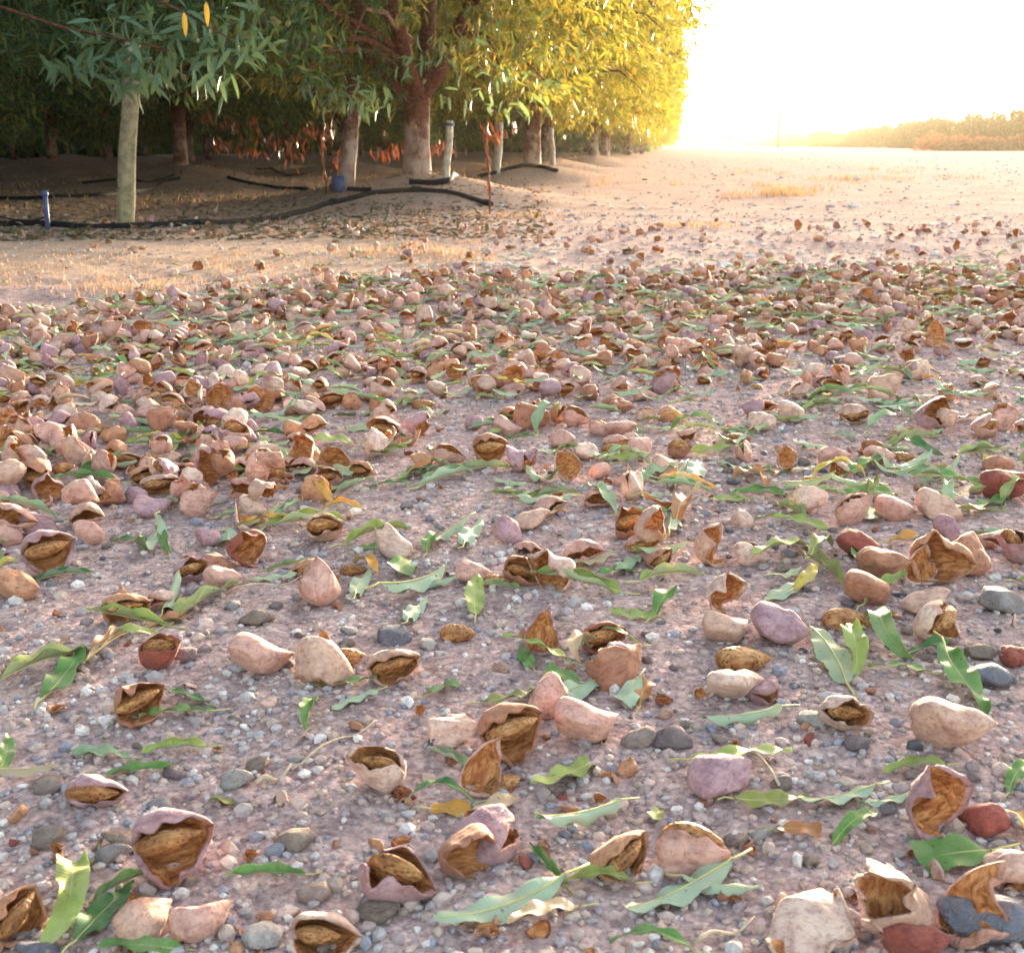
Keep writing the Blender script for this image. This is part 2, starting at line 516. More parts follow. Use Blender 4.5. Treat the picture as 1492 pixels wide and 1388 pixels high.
M['drygrass'] = foliage_mat('dry_grass', [(0.0, (0.26, 0.18, 0.10)), (0.5, (0.40, 0.30, 0.18)), (1.0, (0.52, 0.42, 0.29))], 0.08, 0.9)
M['post'] = simple_mat('weathered_post', (0.27, 0.235, 0.15), 0.85, 30, 0.45, 0.5, 0.006)
M['palepost'] = simple_mat('pale_stake', (0.46, 0.40, 0.34), 0.85, 30, 0.35, 0.5, 0.006)
M['hose'] = simple_mat('black_poly_hose', (0.016, 0.016, 0.020), 0.85, 60, 0.4, 0.15, 0.003, 0.08)
M['blue'] = simple_mat('blue_plastic', (0.06, 0.085, 0.22), 0.6, 50, 0.25, 0.1, 0.002, 0.4)
M['carpaint'] = simple_mat('white_car_paint', (0.75, 0.75, 0.76), 0.3, 3, 0.04, 0.0, 0.001, 0.5)
M['carglass'] = simple_mat('dark_car_glass', (0.03, 0.035, 0.04), 0.15, 3, 0.1, 0.0, 0.001, 0.5)
M['tyre'] = simple_mat('rubber_tyre', (0.02, 0.02, 0.02), 0.8, 20, 0.3)
M['pole'] = simple_mat('utility_pole_wood', (0.07, 0.05, 0.04), 0.9, 8, 0.35)
M['paper'] = simple_mat('white_scrap', (0.75, 0.74, 0.72), 0.7, 60, 0.1)

# ------------------------------------------------------------------ ground
def build_ground():
    rr = [0.20]
    while rr[-1] < 9: rr.append(rr[-1] * 1.0115)
    while rr[-1] < 1400: rr.append(rr[-1] * 1.06)
    rr = np.array(rr)
    front = np.radians(np.linspace(-40, 40, 330))
    rest = np.radians(np.linspace(40, 320, 60))[1:]
    az = np.concatenate([front, rest])          # closes back on -40
    na = len(az)
    A, R = np.meshgrid(az, rr)                 # rows: radius
    X, Y = (R * np.sin(A)).ravel(), (R * np.cos(A)).ravel()
    Z = gz(X, Y)
    i, j = np.meshgrid(np.arange(len(rr) - 1), np.arange(na), indexing='ij')
    j2 = (j + 1) % na
    q = np.stack([i * na + j, (i + 1) * na + j, (i + 1) * na + j2, i * na + j2], -1).reshape(-1, 4)
    V = np.stack([X, Y, Z], 1)
    c = len(V)
    V = np.vstack([V, [0, 0, float(gz(0.0, 0.0))]])
    t = np.array([(c, j, (j + 1) % na) for j in range(na)])[:, [0, 1, 2]]
    # soil colours: pinkish tan headland, straw patches, grey gravel track, dark litter plus painted shade under the trees
    x, y = V[:, 0], V[:, 1]
    s = x * SDIR[0] + y * SDIR[1]; lat = x * LDIR[0] + y * LDIR[1]
    base = np.tile(np.array([0.43, 0.335, 0.325]), (len(V), 1))
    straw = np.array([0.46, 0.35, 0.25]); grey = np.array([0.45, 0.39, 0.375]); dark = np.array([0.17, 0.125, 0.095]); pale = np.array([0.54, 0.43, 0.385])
    def lay(col, w):
        w = np.clip(w, 0, 1)[:, None]
        base[:] = base * (1 - w) + col * w
    nz = fbm(x, y, 0.6, 41) + fbm(x, y, 2.5, 47)
    lay(straw, sstep(3.2, 4.0, y) * (1 - sstep(5.2, 6.2, y)) * sstep(0.1, -0.9, x - 0.1 * y + nz) * 0.75)
    lay(straw, sstep(6, 9, y) * sstep(0.10, 0.45, nz + 0.25) * 0.55)
    lay(pale, sstep(2.6, 4.6, y) * .85)
    lay(straw, sstep(3.2, 4.0, y) * (1 - sstep(5.2, 6.2, y)) * sstep(0.1, -0.9, x - 0.1 * y + nz) * 0.5)
    lay(np.array([.52, .45, .43]), sstep(2.5, 5.5, lat + 1.5 * nz) * 0.7)
    lay(pale, sstep(0.5, 1.5, lat) * (1 - sstep(4, 6, lat)) * 0.5)
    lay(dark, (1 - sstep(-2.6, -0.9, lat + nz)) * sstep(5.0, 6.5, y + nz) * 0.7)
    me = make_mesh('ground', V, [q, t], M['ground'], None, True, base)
    o = add('ground', me)
    tag(o, 'dry stony soil of the orchard headland and track', 'ground', None, 'structure')
build_ground()

# ------------------------------------------------------------------ almond hull shapes
def hull_shape(seed, L=0.040, W=0.030, T=0.020, beta=0.0, bvar=0.5, curl=0.0, bend=0.0, twist=0.0, wr=0.0014,
               nu=30, nv=26, half=False, thick=0.0030, dent=0.004, gap=0.05, asym=0.6, hook=0.1, rag=0.1, beak=0.0, chops=4):
    """A dehisced almond hull: a leathery shell lying along X, its ragged suture along +Y, the two valves hinged on -Y
    and swung apart by beta. Returns verts, quads, material index (0 skin, 1 flesh), lip weight per vertex."""
    off = Vector((seed * 3.7, seed * 1.3, seed * 5.1))
    def n1(x, k): return mnoise.noise(Vector((x * 4.0, k * 7.3, seed * 1.9)))
    u = 0.5 - 0.5 * np.cos(np.pi * np.linspace(0, 1, nu))
    prof = np.clip(u, 0, 1) ** 0.48 * np.clip(1 - u, 0, 1) ** 0.88
    prof = prof / prof.max() * 0.985 + 0.015
    prof = prof * (1 + 0.10 * np.array([n1(a, 9) for a in u]))
    v = np.linspace(0.0 if half else -1.0, 1, nv)
    U, Vv = np.meshgrid(u, v, indexing='ij')
    Pf = np.repeat(prof[:, None], nv, 1)
    rg1 = np.repeat(np.array([n1(a * 2.2, 1) for a in u])[:, None], nv, 1); rg2 = np.repeat(np.array([n1(a * 2.2, 2) for a in u])[:, None], nv, 1)
    cu1 = np.repeat(np.array([n1(a, 3) for a in u])[:, None], nv, 1); cu2 = np.repeat(np.array([n1(a, 4) for a in u])[:, None], nv, 1)
    pos = Vv >= 0
    gapv = gap + rag * np.clip(np.where(pos, rg1, rg2) + .25, 0, 1) * 2.2
    curlv = curl * (0.45 + 1.3 * np.where(pos, cu1, cu2))
    def surf(shrink):
        phi = math.pi - Vv * (math.pi - gapv * np.minimum(1, 0.3 + Pf))
        w2, t2 = W / 2 * Pf, T / 2 * Pf
        lipthin = 1 - 0.45 * sstep(0.8, 1.0, np.abs(Vv))
        sh = shrink * lipthin * np.minimum(1, Pf * 1.6)
        y = (w2 - sh) * np.cos(phi); z = (t2 - sh * 0.9) * np.sin(phi)
        z = np.sign(z) * np.abs(z) ** 1.15 * (T / 2 * np.maximum(Pf, .2)) ** -0.15
        x = (U - 0.5) * (L - 2 * shrink)
        y = y + 0.06 * W * Pf * np.cos(phi) * np.abs(np.cos(phi))
        yh = -w2
        b = beta * ((1 - bvar) + bvar * sstep(0.0, 0.9, U)) * sstep(0.05, 0.55, np.abs(Vv))
        b = b + curlv * sstep(0.5, 1.0, np.abs(Vv)) + beak * sstep(.7, 1, U) * sstep(.2, .8, np.abs(Vv))
        b = b * np.where(pos, 1.0, -asym)
        dy, dz = y - yh, z
        return np.stack([x, yh + dy * np.cos(b) - dz * np.sin(b), dy * np.sin(b) + dz * np.cos(b)], -1).reshape(-1, 3)
    Vo, Vi = surf(0.0), surf(thick)
    V = np.vstack([Vo, Vi])
    D = np.zeros(len(Vo))
    for i in range(len(Vo)):
        p = Vector(Vo[i])
        cr = max(0.0, .16 - abs(mnoise.noise(Vector((p.x * 30, p.y * 60, p.z * 60)) + off * 1.7))) / .16      # creases
        D[i] = mnoise.noise(p * 60 + off) * wr * 1.4 - cr * wr * 1.5 + (0.5 - abs(mnoise.noise(Vector((p.x * 36, p.y * 170, p.z * 170)) + off))) * wr * 1.6 + mnoise.noise(p * 30 + off * 2) * dent
    D = np.concatenate([D, D])
    Pn = np.vstack([Vo, Vo]); amp = np.concatenate([Pf.ravel(), Pf.ravel()])
    cen = np.stack([Pn[:, 0] * 0.6, np.full(len(V), -W * 0.1), np.zeros(len(V))], 1)
    nd = Pn - cen; nd /= np.linalg.norm(nd, axis=1)[:, None] + 1e-9
    V = V + nd * (D * amp)[:, None]
    rg = np.random.default_rng(seed * 7 + 1)
    for c in range(chops):                                 # planes where the drying flesh has sunk
        nrm = rg.normal(size=3) * (0.5, 1, 1.2); nrm /= np.linalg.norm(nrm)
        ext = (Vo @ nrm).max(); lim = ext * rg.uniform(.55, .85)
        V = V - np.outer(np.clip(V @ nrm - lim, 0, None) * rg.uniform(.5, .78), nrm)
    x = V[:, 0]
    uu = np.clip(x / L + .5, 0, 1)
    V[:, 1] += hook * W * (2.2 * uu ** 3 - .5 * uu)
    V[:, 2] += .5 * hook * T * np.sin(uu * 5 + seed)
    if twist:
        a = twist * x / L; y, z = V[:, 1].copy(), V[:, 2].copy()
        V[:, 1], V[:, 2] = y * np.cos(a) - z * np.sin(a), y * np.sin(a) + z * np.cos(a)
    if bend:
        V[:, 2] = V[:, 2] + bend * (x / L) ** 2 * L
        V[:, 1] = V[:, 1] + 0.5 * bend * (x / L) * np.abs(x / L) * L
    n = nu * nv
    q = [grid_quads(nu, nv, 0, True), grid_quads(nu, nv, n)]
    mi = [np.zeros(len(q[0])), np.ones(len(q[1]))]
    i = np.arange(nu - 1)
    a = i * nv + nv - 1
    b = i * nv
    q += [np.stack([a, a + nv, a + nv + n, a + n], 1), np.stack([b, b + n, b + nv + n, b + nv], 1)]
    mi += [np.zeros(nu - 1), np.zeros(nu - 1)]
    lip = (sstep(0.62, 1.0, np.abs(Vv)) * .8 + .5 * sstep(.80, 1, U)).ravel()
    return V, np.concatenate(q), np.concatenate(mi), np.concatenate([lip, lip])

def nut_shape(seed, L=0.031, W=0.020, T=0.013, nu=22, nv=18):
    off = Vector((seed * 2.7, seed * 4.3, seed * 1.1))
    u = 0.5 - 0.5 * np.cos(np.pi * np.linspace(0, 1, nu))
    pr = u ** 0.5 * (1 - u) ** 0.85; pr = pr / pr.max() * 0.99 + 0.01
    th = np.linspace(0, 2 * math.pi, nv, endpoint=False)
    U, TH = np.meshgrid(u, th, indexing='ij'); P = np.repeat(pr[:, None], nv, 1)
    c, s = np.cos(TH), np.sin(TH)
    keel = 1 + 0.16 * np.clip(c, 0, 1) ** 8 - 0.03 * np.exp(-((TH - 0.35) ** 2) / 0.02) - 0.03 * np.exp(-((TH - 2 * math.pi + 0.35) ** 2) / 0.02)
    V = np.stack([(U - 0.5) * L, W / 2 * P * c * keel, T / 2 * P * np.sign(s) * np.abs(s) ** 0.9], -1).reshape(-1, 3)
    for i in range(len(V)):
        V[i] *= 1 + 0.05 * mnoise.noise(Vector(V[i]) * 160 + off)
    i, j = np.meshgrid(np.arange(nu - 1), np.arange(nv), indexing='ij'); j2 = (j + 1) % nv
    Q = np.stack([i * nv + j, (i + 1) * nv + j, (i + 1) * nv + j2, i * nv + j2], -1).reshape(-1, 4)[:, ::-1]
    return V, Q

# kinds of hull: closed, slit (nut shows in a slit), gaping (nut in an open hull), cup (empty, wide), valve (one half), shrunk (twisted)
HK = {k: [] for k in ('closed', 'slit', 'gaping', 'cup', 'valve', 'shrunk')}
def fill_kinds():
    r = random.Random(77)
    U = r.uniform
    sd = 1
    for kind, cnt in (('closed', 9), ('slit', 7), ('gaping', 7), ('cup', 7), ('valve', 6), ('shrunk', 8)):
        for _ in range(cnt):
            d = dict(seed=sd, L=U(.036, .043), W=U(.026, .032), T=U(.017, .023), hook=U(-.2, .28), asym=U(.1, 1), dent=U(.003, .008), wr=U(.0010, .0020), rag=U(.05, .2), bend=U(-.1, .14), twist=U(-.35, .35))
            if kind == 'closed': d.update(beta=U(.0, .2), curl=U(0, .3), bvar=U(.2, .9), T=U(.018, .025))
            if kind == 'slit': d.update(beta=U(.24, .42), curl=U(.1, .45), bvar=U(.3, .9), beak=U(0, .3))
            if kind == 'gaping': d.update(beta=U(.5, .85), curl=U(.2, .6), bvar=U(.3, .9), beak=U(0, .3), asym=U(.05, .7))
            if kind == 'cup': d.update(beta=U(.55, 1.15), curl=U(.3, 1.0), bvar=U(.3, .9), rag=U(.15, .4), twist=U(-.8, .8), dent=U(.006, .011))
            if kind == 'valve': d.update(half=True, beta=U(-.1, .3), curl=U(.2, 1.0), bend=U(-.2, .25), T=U(.022, .03), rag=U(.1, .4), twist=U(-.6, .6))
            if kind == 'shrunk': d.update(beta=U(.2, .7), curl=U(.8, 1.7), twist=U(-1.4, 1.4), bend=U(-.35, .4), wr=U(.002, .0032), dent=U(.008, .013), rag=U(.15, .45), chops=6)
            HK[kind].append(d); sd += 1
fill_kinds()
NUT_AT = {'slit': (-0.001, 0.0042, 0.0), 'gaping': (-0.001, 0.0058, 0.0)}
HM = {}; LO = {}; NM = {}
for kind, lst in HK.items():
    for k, kw in enumerate(lst):
        V, Q, mi, lip = hull_shape(**kw)
        HM[(kind, k)] = (make_mesh('almond_hull', V, Q, [M['skin_obj'], M['flesh_obj']], mi, True, None, lip), V)
        V2, Q2, mi2, lip2 = hull_shape(**{**kw, 'nu': 12, 'nv': 11})
        if kind in NUT_AT:
            nv_, nq_ = nut_shape(kw['seed'], nu=8, nv=8)
            nv_ = nv_ * (.94, .94, .84) + np.array(NUT_AT[kind])
            Q2 = np.vstack([Q2, nq_ + len(V2)]); mi2 = np.concatenate([mi2, np.full(len(nq_), 2)]); V2 = np.vstack([V2, nv_]); lip2 = np.concatenate([lip2, np.zeros(len(nv_))])
        LO[(kind, k)] = (V2, Q2, mi2, lip2)
for k in range(3):
    V, Q = nut_shape(30 + k, L=.031 + .002 * k, T=.013 + .001 * k)
    NM[k] = (make_mesh('almond_nut', V, Q, M['nut_obj']), V)
NUTLO = nut_shape(31, nu=9, nv=8)

TINTS = {'tan': (0.59, 0.42, 0.34), 'pink': (0.62, 0.40, 0.345), 'mauve': (0.44, 0.305, 0.355), 'brown': (0.43, 0.225, 0.15), 'pale': (0.70, 0.55, 0.48), 'red': (0.30, 0.095, 0.075), 'orange': (0.54, 0.31, 0.19)}
TINTKEYS = ['tan', 'pink', 'mauve', 'brown', 'pale', 'orange', 'tan', 'pink', 'mauve', 'pink', 'pale']

def rot_matrix(yaw, pitch, roll):
    return Matrix.Rotation(math.radians(yaw), 3, 'Z') @ Matrix.Rotation(-math.radians(pitch), 3, 'Y') @ Matrix.Rotation(math.radians(roll), 3, 'X')

def default_pose(kind, rng):
    """roll turns the suture (+Y): 0 away from the viewer, 180 towards, 90 up"""
    if kind == 'closed': return rng.choice([rng.uniform(-35, 30), rng.uniform(145, 195), rng.uniform(60, 110)]), rng.uniform(-6, 14)
    if kind in ('slit', 'gaping'): return rng.choice([180 - rng.uniform(-8, 38), 180 - rng.uniform(-8, 38), rng.uniform(-40, 30), rng.uniform(70, 120)]), rng.uniform(-8, 12)
    if kind == 'cup': return rng.choice([180 - rng.uniform(-10, 40), rng.uniform(-110, -60), rng.uniform(-30, 30), 180 - rng.uniform(0, 60)]), rng.uniform(-10, 14)
    if kind == 'valve': return rng.choice([rng.uniform(-20, 40), rng.uniform(140, 200)]), rng.uniform(-10, 25)
    return rng.uniform(0, 360), rng.uniform(-15, 20)

PLACED = []      # dicts: x, y, kind, var, R, scale, tint, label
def put_hull(px, py, wpx, kind, yaw, tint=None, label=None, roll=None, pitch=None, var=None):
    rng = random.Random(int(px * 13 + py * 7))
    x, y = on_ground(px, py + 0.22 * wpx)
    dist = math.sqrt(x * x + y * y + CAM_H ** 2)
    app = 0.040 if kind != 'nut' else 0.033
    fore = 0.72 + 0.28 * abs(math.cos(math.radians(yaw)))
    sc = min(1.4, max(0.68, 0.92 * wpx / FPX * dist / (app * fore)))
    r, p = default_pose(kind, rng) if kind != 'nut' else (rng.uniform(-25, 25), rng.uniform(-4, 8))
    if roll is not None: r = roll
    if pitch is not None: p = pitch
    nvar = len(HK[kind]) if kind != 'nut' else 3
    PLACED.append(dict(x=x, y=y, kind=kind, var=rng.randrange(nvar) if var is None else var % nvar, R=rot_matrix(yaw, p, r), sc=sc,
                       tint=TINTS[tint] if tint else TINTS[rng.choice(TINTKEYS)], label=label, hero=True))

HERO = [
    (25, 1335, 80, 'gaping', 60, 'orange', 'torn ochre almond hull with tall curled lip at the litter edge', 150, 30, 1),
    (258, 1242, 125, 'gaping', 8, 'mauve', 'wide gaping almond hull with dark flap raised over its brown nut', 168, 12, 1),
    (213, 1338, 78, 'closed', 62, 'tan', 'upright closed almond hull with a central ridge beside green leaves', 40, 30),
    (295, 1335, 95, 'closed', 15, 'pink', 'round rosy almond hull above a yellow-green leaf', -30, 20, 1),
    (478, 1365, 100, 'gaping', -25, 'pale', 'pale-lipped almond hull with its orange inside turned up', 140, 15),
    (583, 1288, 118, 'slit', -18, 'mauve', 'mauve almond hull split along the top with crumbly nut showing', 105, 0, 0),
    (716, 1225, 105, 'closed', -62, 'mauve', 'grey-violet pointed almond hull leaning over a split husk', 20, 22, 3),
    (690, 1262, 90, 'cup', 20, 'brown', 'brown husk cup lying under a grey-violet hull'),
    (903, 1245, 98, 'gaping', 42, 'orange', 'round open almond hull full of coarse orange fibres', 150, 20, 0),
    (1010, 1232, 118, 'slit', -6, 'pink', 'fat rosy almond hull resting against a long pale leaf', 70, 5, 2),
    (1185, 1340, 125, 'cup', -28, 'pale', 'large arched almond husk beside the blue-grey boulder', -80, 8, 3),
    (1300, 1345, 95, 'shrunk', 75, 'tan', 'curled almond husk with a round hole at its raised tip', 20, 50, 0),
    (1405, 1345, 120, 'valve', 55, 'pink', 'horn-shaped half husk rising in front of the blue-grey boulder', 150, 35, 1),
    (1330, 1375, 90, 'closed', 10, 'red', 'dark red almond hull wedged between curled husks', -20, 0, 4),
    (1352, 1192, 100, 'cup', 25, 'mauve', 'empty almond husk bowl with thick lips crossed by a yellow leaf stalk', 165, 10, 1),
    (1432, 1185, 78, 'closed', 0, 'red', 'dark red closed almond hull touching an orange leaf', 0, 5),
    (1472, 1285, 92, 'shrunk', -60, 'pale', 'pale crumpled almond husk with dark specks'),
    (1048, 1128, 100, 'closed', 38, 'mauve', 'purple-brown almond hull tilted up to a sharp tip', 10, 28, 3),
    (1382, 1070, 112, 'closed', -4, 'tan', 'blocky tan almond hull lying among loose pebbles', -30, 0, 4),
    (548, 1135, 88, 'slit', 172, 'pale', 'pinched pale almond hull with a frayed brown opening', 60, 8, 1),
    (145, 1145, 98, 'slit', -10, 'mauve', 'long almond hull split lengthwise like a beak', 165, 4, 2),
    (663, 1062, 85, 'shrunk', 10, 'pale', 'folded pale almond husk arched over a grey pebble', 280, 5, 4),
    (745, 1082, 108, 'gaping', 18, 'brown', 'brown almond hull opened over its split nut', 168, 14, 1),
    (856, 1060, 98, 'closed', 4, 'pink', 'smooth pink almond hull beside broad pale leaves', -20, 4, 0),
    (700, 1130, 80, 'valve', 60, 'pink', 'pointed half husk standing upright against a nut', 170, 45, 0),
    (735, 1140, 48, 'nut', 35, None, 'small pitted nut leaning on a pointed half husk'),
    (382, 958, 90, 'closed', -2, 'pink', 'plump oblong almond hull at the end of a three-hull row', -25, 2, 0),
    (470, 965, 100, 'cup', 4, 'tan', 'twisted crumpled husk in the middle of a three-hull row', -85, 4, 1),
    (575, 968, 90, 'gaping', 12, 'tan', 'open almond hull with pitted nut beside serrated green leaf', 165, 12, 0),
    (203, 1030, 82, 'gaping', 28, 'brown', 'open hull with nut next to two crossed green leaves', 168, 15, 2),
    (237, 962, 62, 'slit', 10, 'red', 'small red-brown almond hull parted at the top', 110, 5, 1),
    (188, 888, 80, 'gaping', 5, 'orange', 'amber almond hull open beside a rolled green leaf', 168, 10, 0),
    (26, 852, 76, 'closed', 2, 'orange', 'ochre spindle-shaped almond hull alone on bare soil', -10, 0, 3),
    (75, 815, 80, 'gaping', 20, 'mauve', 'grey-backed open hull above a green leaf', 168, 12, 1),
    (473, 862, 66, 'closed', 75, 'pink', 'garlic-shaped pink almond hull standing on its base', 30, 42, 1),
    (325, 845, 60, 'closed', 10, 'pink', 'small smooth almond hull beside a curled fibrous one', -20, 0, 4),
    (281, 833, 52, 'slit', 30, 'mauve', 'ridged mauve hull with frayed orange seam', 140, 8, 1),
    (365, 805, 64, 'cup', 40, 'red', 'dark red triangular empty husk with white-edged fold', 160, 20, 2),
    (130, 783, 52, 'closed', 20, 'pink', None), (475, 770, 66, 'gaping', 5, 'tan', 'hull half with speckled nut lying like a boat', 130, 4, 0),
    (516, 824, 42, 'nut', 10, None, 'small pale nut beside an orange dead leaf'),
    (668, 916, 62, 'nut', -5, None, 'cream oval nut with a dark hole at one end'),
    (786, 932, 58, 'valve', 80, 'mauve', 'narrow half husk standing on edge with a thin flap', 160, 55, 0),
    (878, 928, 78, 'gaping', 15, 'red', 'dark-rimmed hull gaping around a wrinkled nut', 140, 10, 0),
    (903, 972, 96, 'valve', 20, 'brown', 'broad smooth brown half husk leaning over pale leaf', 40, 20, 0),
    (1072, 1000, 88, 'closed', -8, 'pale', 'pale blunt almond hull with torn brown end', -20, 3, 2),
    (1083, 955, 84, 'nut', 8, None, 'orange-brown nut with pitted skin below a purple hull'),
    (1135, 916, 90, 'closed', -14, 'mauve', 'wrinkled purple-pink almond hull with puckered end', 10, 5, 4),
    (1060, 916, 74, 'closed', 12, 'tan', 'tan almond hull pressed against a wrinkled purple one', -10, 6, 0),
    (1052, 873, 62, 'cup', 30, 'pale', 'rounded hull open in a dark hollow towards the ground', 190, 10, 1),
    (1236, 893, 78, 'nut', -10, None, 'pointed orange nut lying free on the soil', ),
    (1268, 862, 76, 'closed', 2, 'brown', 'smooth brown egg-shaped almond hull behind a pointed nut', -30, 0, 0),
    (1285, 826, 76, 'closed', -5, 'brown', 'brown domed almond hull in the middle of a heap', -20, 5, 4),
    (1250, 797, 68, 'closed', -20, 'red', 'reddish almond hull at the back of a heap', 0, 5, 3),
    (1370, 825, 96, 'cup', -25, 'orange', 'broken wide-open husk with fibrous orange inside', 150, 6, 2),
    (1407, 815, 62, 'closed', 82, 'brown', 'tall brown almond hull standing upright at the heap end', 20, 48, 3),
    (1338, 836, 46, 'valve', 85, 'pale', 'narrow pale husk tip sticking up from the heap', 160, 55, 0),
    (1350, 876, 72, 'closed', -15, 'tan', 'bent tan almond hull propped behind an open one', 10, 12, 2),
    (1362, 910, 76, 'gaping', 50, 'pale', 'pale hull flap upright beside its wrinkled nut', 150, 20, 1),
    (1028, 805, 54, 'cup', 70, 'tan', 'crescent-shaped empty husk standing on end', 160, 35, 1),
    (960, 815, 48, 'gaping', 40, 'brown', 'round hull with dark hole among serrated leaves', 160, 20, 0),
    (920, 770, 64, 'gaping', 10, 'brown', None, 140, 12, 2), (935, 790, 60, 'slit', 5, 'pink', None), (1095, 805, 54, 'closed', -10, 'pale', None),
    (1466, 712, 72, 'closed', 20, 'red', 'large dark crimson almond hull above serrated leaves', -10, 8, 4),
    (1245, 752, 62, 'closed', 10, 'pink', None), (1305, 745, 60, 'closed', 0, 'pink', None), (1365, 745, 68, 'closed', -12, 'tan', None), (1180, 735, 54, 'cup', 10, 'pale', None),
    (775, 755, 60, 'closed', -5, 'tan', None), (740, 775, 48, 'valve', 75, 'mauve', None), (850, 808, 64, 'closed', 12, 'pink', None), (800, 842, 72, 'cup', 170, 'pale', None),
    (762, 838, 62, 'slit', -20, 'brown', None), (690, 835, 58, 'closed', 20, 'pink', None), (722, 848, 38, 'nut', -10, None, None), (1482, 960, 44, 'closed', 20, 'red', None),
    (828, 690, 42, 'cup', 10, 'pale', None), (872, 683, 44, 'closed', 10, 'pink', None), (905, 690, 40, 'valve', 60, 'pink', None), (972, 680, 48, 'closed', 20, 'tan', None), (1086, 660, 38, 'closed', 60, 'pink', None),
    (1215, 665, 52, 'closed', 0, 'pink', None), (1188, 695, 38, 'nut', 5, None, None), (1075, 637, 42, 'nut', 8, None, None), (1280, 665, 48, 'closed', -5, 'pink', None), (1315, 662, 36, 'nut', 0, None, None),
    (1290, 570, 50, 'closed', -20, 'tan', None), (1225, 555, 40, 'closed', 60, 'pink', None), (1165, 575, 36, 'closed', 20, 'pale', None), (1195, 575, 38, 'closed', 0, 'tan', None), (1155, 605, 46, 'closed', 20, 'pale', None), (1110, 615, 46, 'slit', 0, 'pale', None),
    (1245, 605, 50, 'slit', 0, 'tan', None), (1365, 615, 60, 'cup', 20, 'mauve', None), (1340, 545, 40, 'shrunk', 30, 'pale', None), (1435, 625, 52, 'slit', 45, 'pink', None), (1455, 675, 50, 'gaping', -10, 'brown', None), (1465, 617, 44, 'closed', 10, 'pink', None),
    (655, 668, 50, 'closed', -10, 'pink', None), (715, 665, 60, 'gaping', 10, 'brown', None), (560, 630, 52, 'slit', 170, 'pink', None), (615, 625, 46, 'cup', 60, 'mauve', None), (690, 615, 38, 'closed', 5, 'mauve', None), (740, 620, 44, 'closed', -10, 'pink', None),
    (775, 610, 62, 'cup', 0, 'brown', None), (840, 615, 44, 'closed', -10, 'pink', None), (875, 625, 38, 'slit', 10, 'pink', None), (905, 625, 46, 'closed', -20, 'pink', None), (895, 648, 40, 'nut', -5, None, None), (935, 652, 44, 'closed', 20, 'pink', None), (990, 655, 42, 'gaping', 10, 'brown', None),
    (940, 575, 40, 'closed', 20, 'pink', None), (905, 590, 44, 'slit', 5, 'brown', None), (978, 605, 38, 'gaping', 40, 'orange', None), (560, 575, 46, 'closed', 10, 'tan', None), (485, 585, 44, 'gaping', 10, 'orange', None), (617, 588, 36, 'nut', 0, None, None),
    (360, 625, 44, 'closed', -5, 'mauve', None), (440, 637, 44, 'closed', 5, 'pink', None), (380, 592, 42, 'cup', 20, 'brown', None), (320, 595, 46, 'cup', 30, 'mauve', None), (490, 680, 52, 'cup', -5, 'brown', None), (368, 740, 54, 'closed', 5, 'pale', None), (292, 742, 56, 'closed', 10, 'pink', None),
    (235, 710, 60, 'gaping', 5, 'tan', None), (222, 745, 58, 'closed', 5, 'mauve', None), (360, 712, 50, 'closed', -25, 'pink', None), (405, 710, 36, 'nut', 0, None, None), (310, 700, 46, 'cup', 40, 'mauve', None), (345, 650, 46, 'closed', -10, 'pink', None), (425, 680, 36, 'slit', 20, 'pink', None),
    (110, 660, 56, 'closed', 25, 'pink', None), (140, 670, 40, 'closed', 5, 'tan', None), (170, 660, 44, 'slit', -25, 'brown', None), (15, 715, 46, 'closed', 0, 'mauve', None), (50, 685, 40, 'closed', 0, 'pink', None), (60, 770, 54, 'closed', 15, 'mauve', None), (75, 720, 50, 'cup', 30, 'mauve', None), (12, 785, 46, 'closed', 30, 'pink', None), (20, 750, 50, 'slit', 20, 'brown', None),
    (130, 755, 60, 'closed', 8, 'tan', None), (78, 700, 36, 'valve', 80, 'mauve', None), (200, 725, 40, 'slit', 5, 'mauve', None), (240, 620, 44, 'cup', 20, 'brown', None), (285, 635, 40, 'cup', 0, 'tan', None), (265, 600, 36, 'slit', 30, 'brown', None), (30, 635, 46, 'closed', 5, 'tan', None), (90, 635, 44, 'closed', -20, 'mauve', None),
]
for h in HERO:
    put_hull(*h[:7], *(h[7:10] + (None,) * (3 - len(h[7:10]))) if len(h) > 7 else ())

# scattered hulls: density by place on the ground (dense windrow 1.5-4 m out, thinning to both sides)
def hull_density(px, py):
    edge = np.interp(px, [-700, 0, 250, 500, 800, 1100, 1492, 2200], [470, 452, 425, 398, 398, 385, 378, 378])
    d = sstep(edge - 6, edge + 26, py)
    low_l = 1.45 - .45 * (1 - sstep(500, 560, py)) - 1.45 * sstep(690, 830, py)
    low_c = 1 - .72 * sstep(520, 620, py) - .28 * sstep(660, 740, py)
    low_r = 1 - sstep(450, 640, py) * 0.8 - 0.2 * sstep(640, 720, py)
    left = 1 - sstep(360, 560, px); right = sstep(1000, 1250, px)
    low = left * low_l + (1 - left) * ((1 - right) * low_c + right * low_r)
    d = d * np.clip(low, 0.0, 1.5)
    d = d * np.where(px > 1000, 1 - 0.55 * sstep(1000, 1300, px) * sstep(440, 520, py), 1)
    d = np.maximum(d, .55 * (px < 190) * (py > 590) * (py < 830))
    d = np.maximum(d, .22 * (px > 1180) * (py > 700) * (py < 900)); d = np.maximum(d, .20 * (px > 690) * (px < 1010) * (py > 750) * (py < 865))
    d = np.maximum(d, np.where((py > 600) & (py < 900), .13, np.where(py >= 900, .06, 0)))
    sparse = 0.035 * (py > 335) * (py < 430) * (px > 450) + 0.018
    return np.maximum(d * 0.95, sparse * (py < 1000))

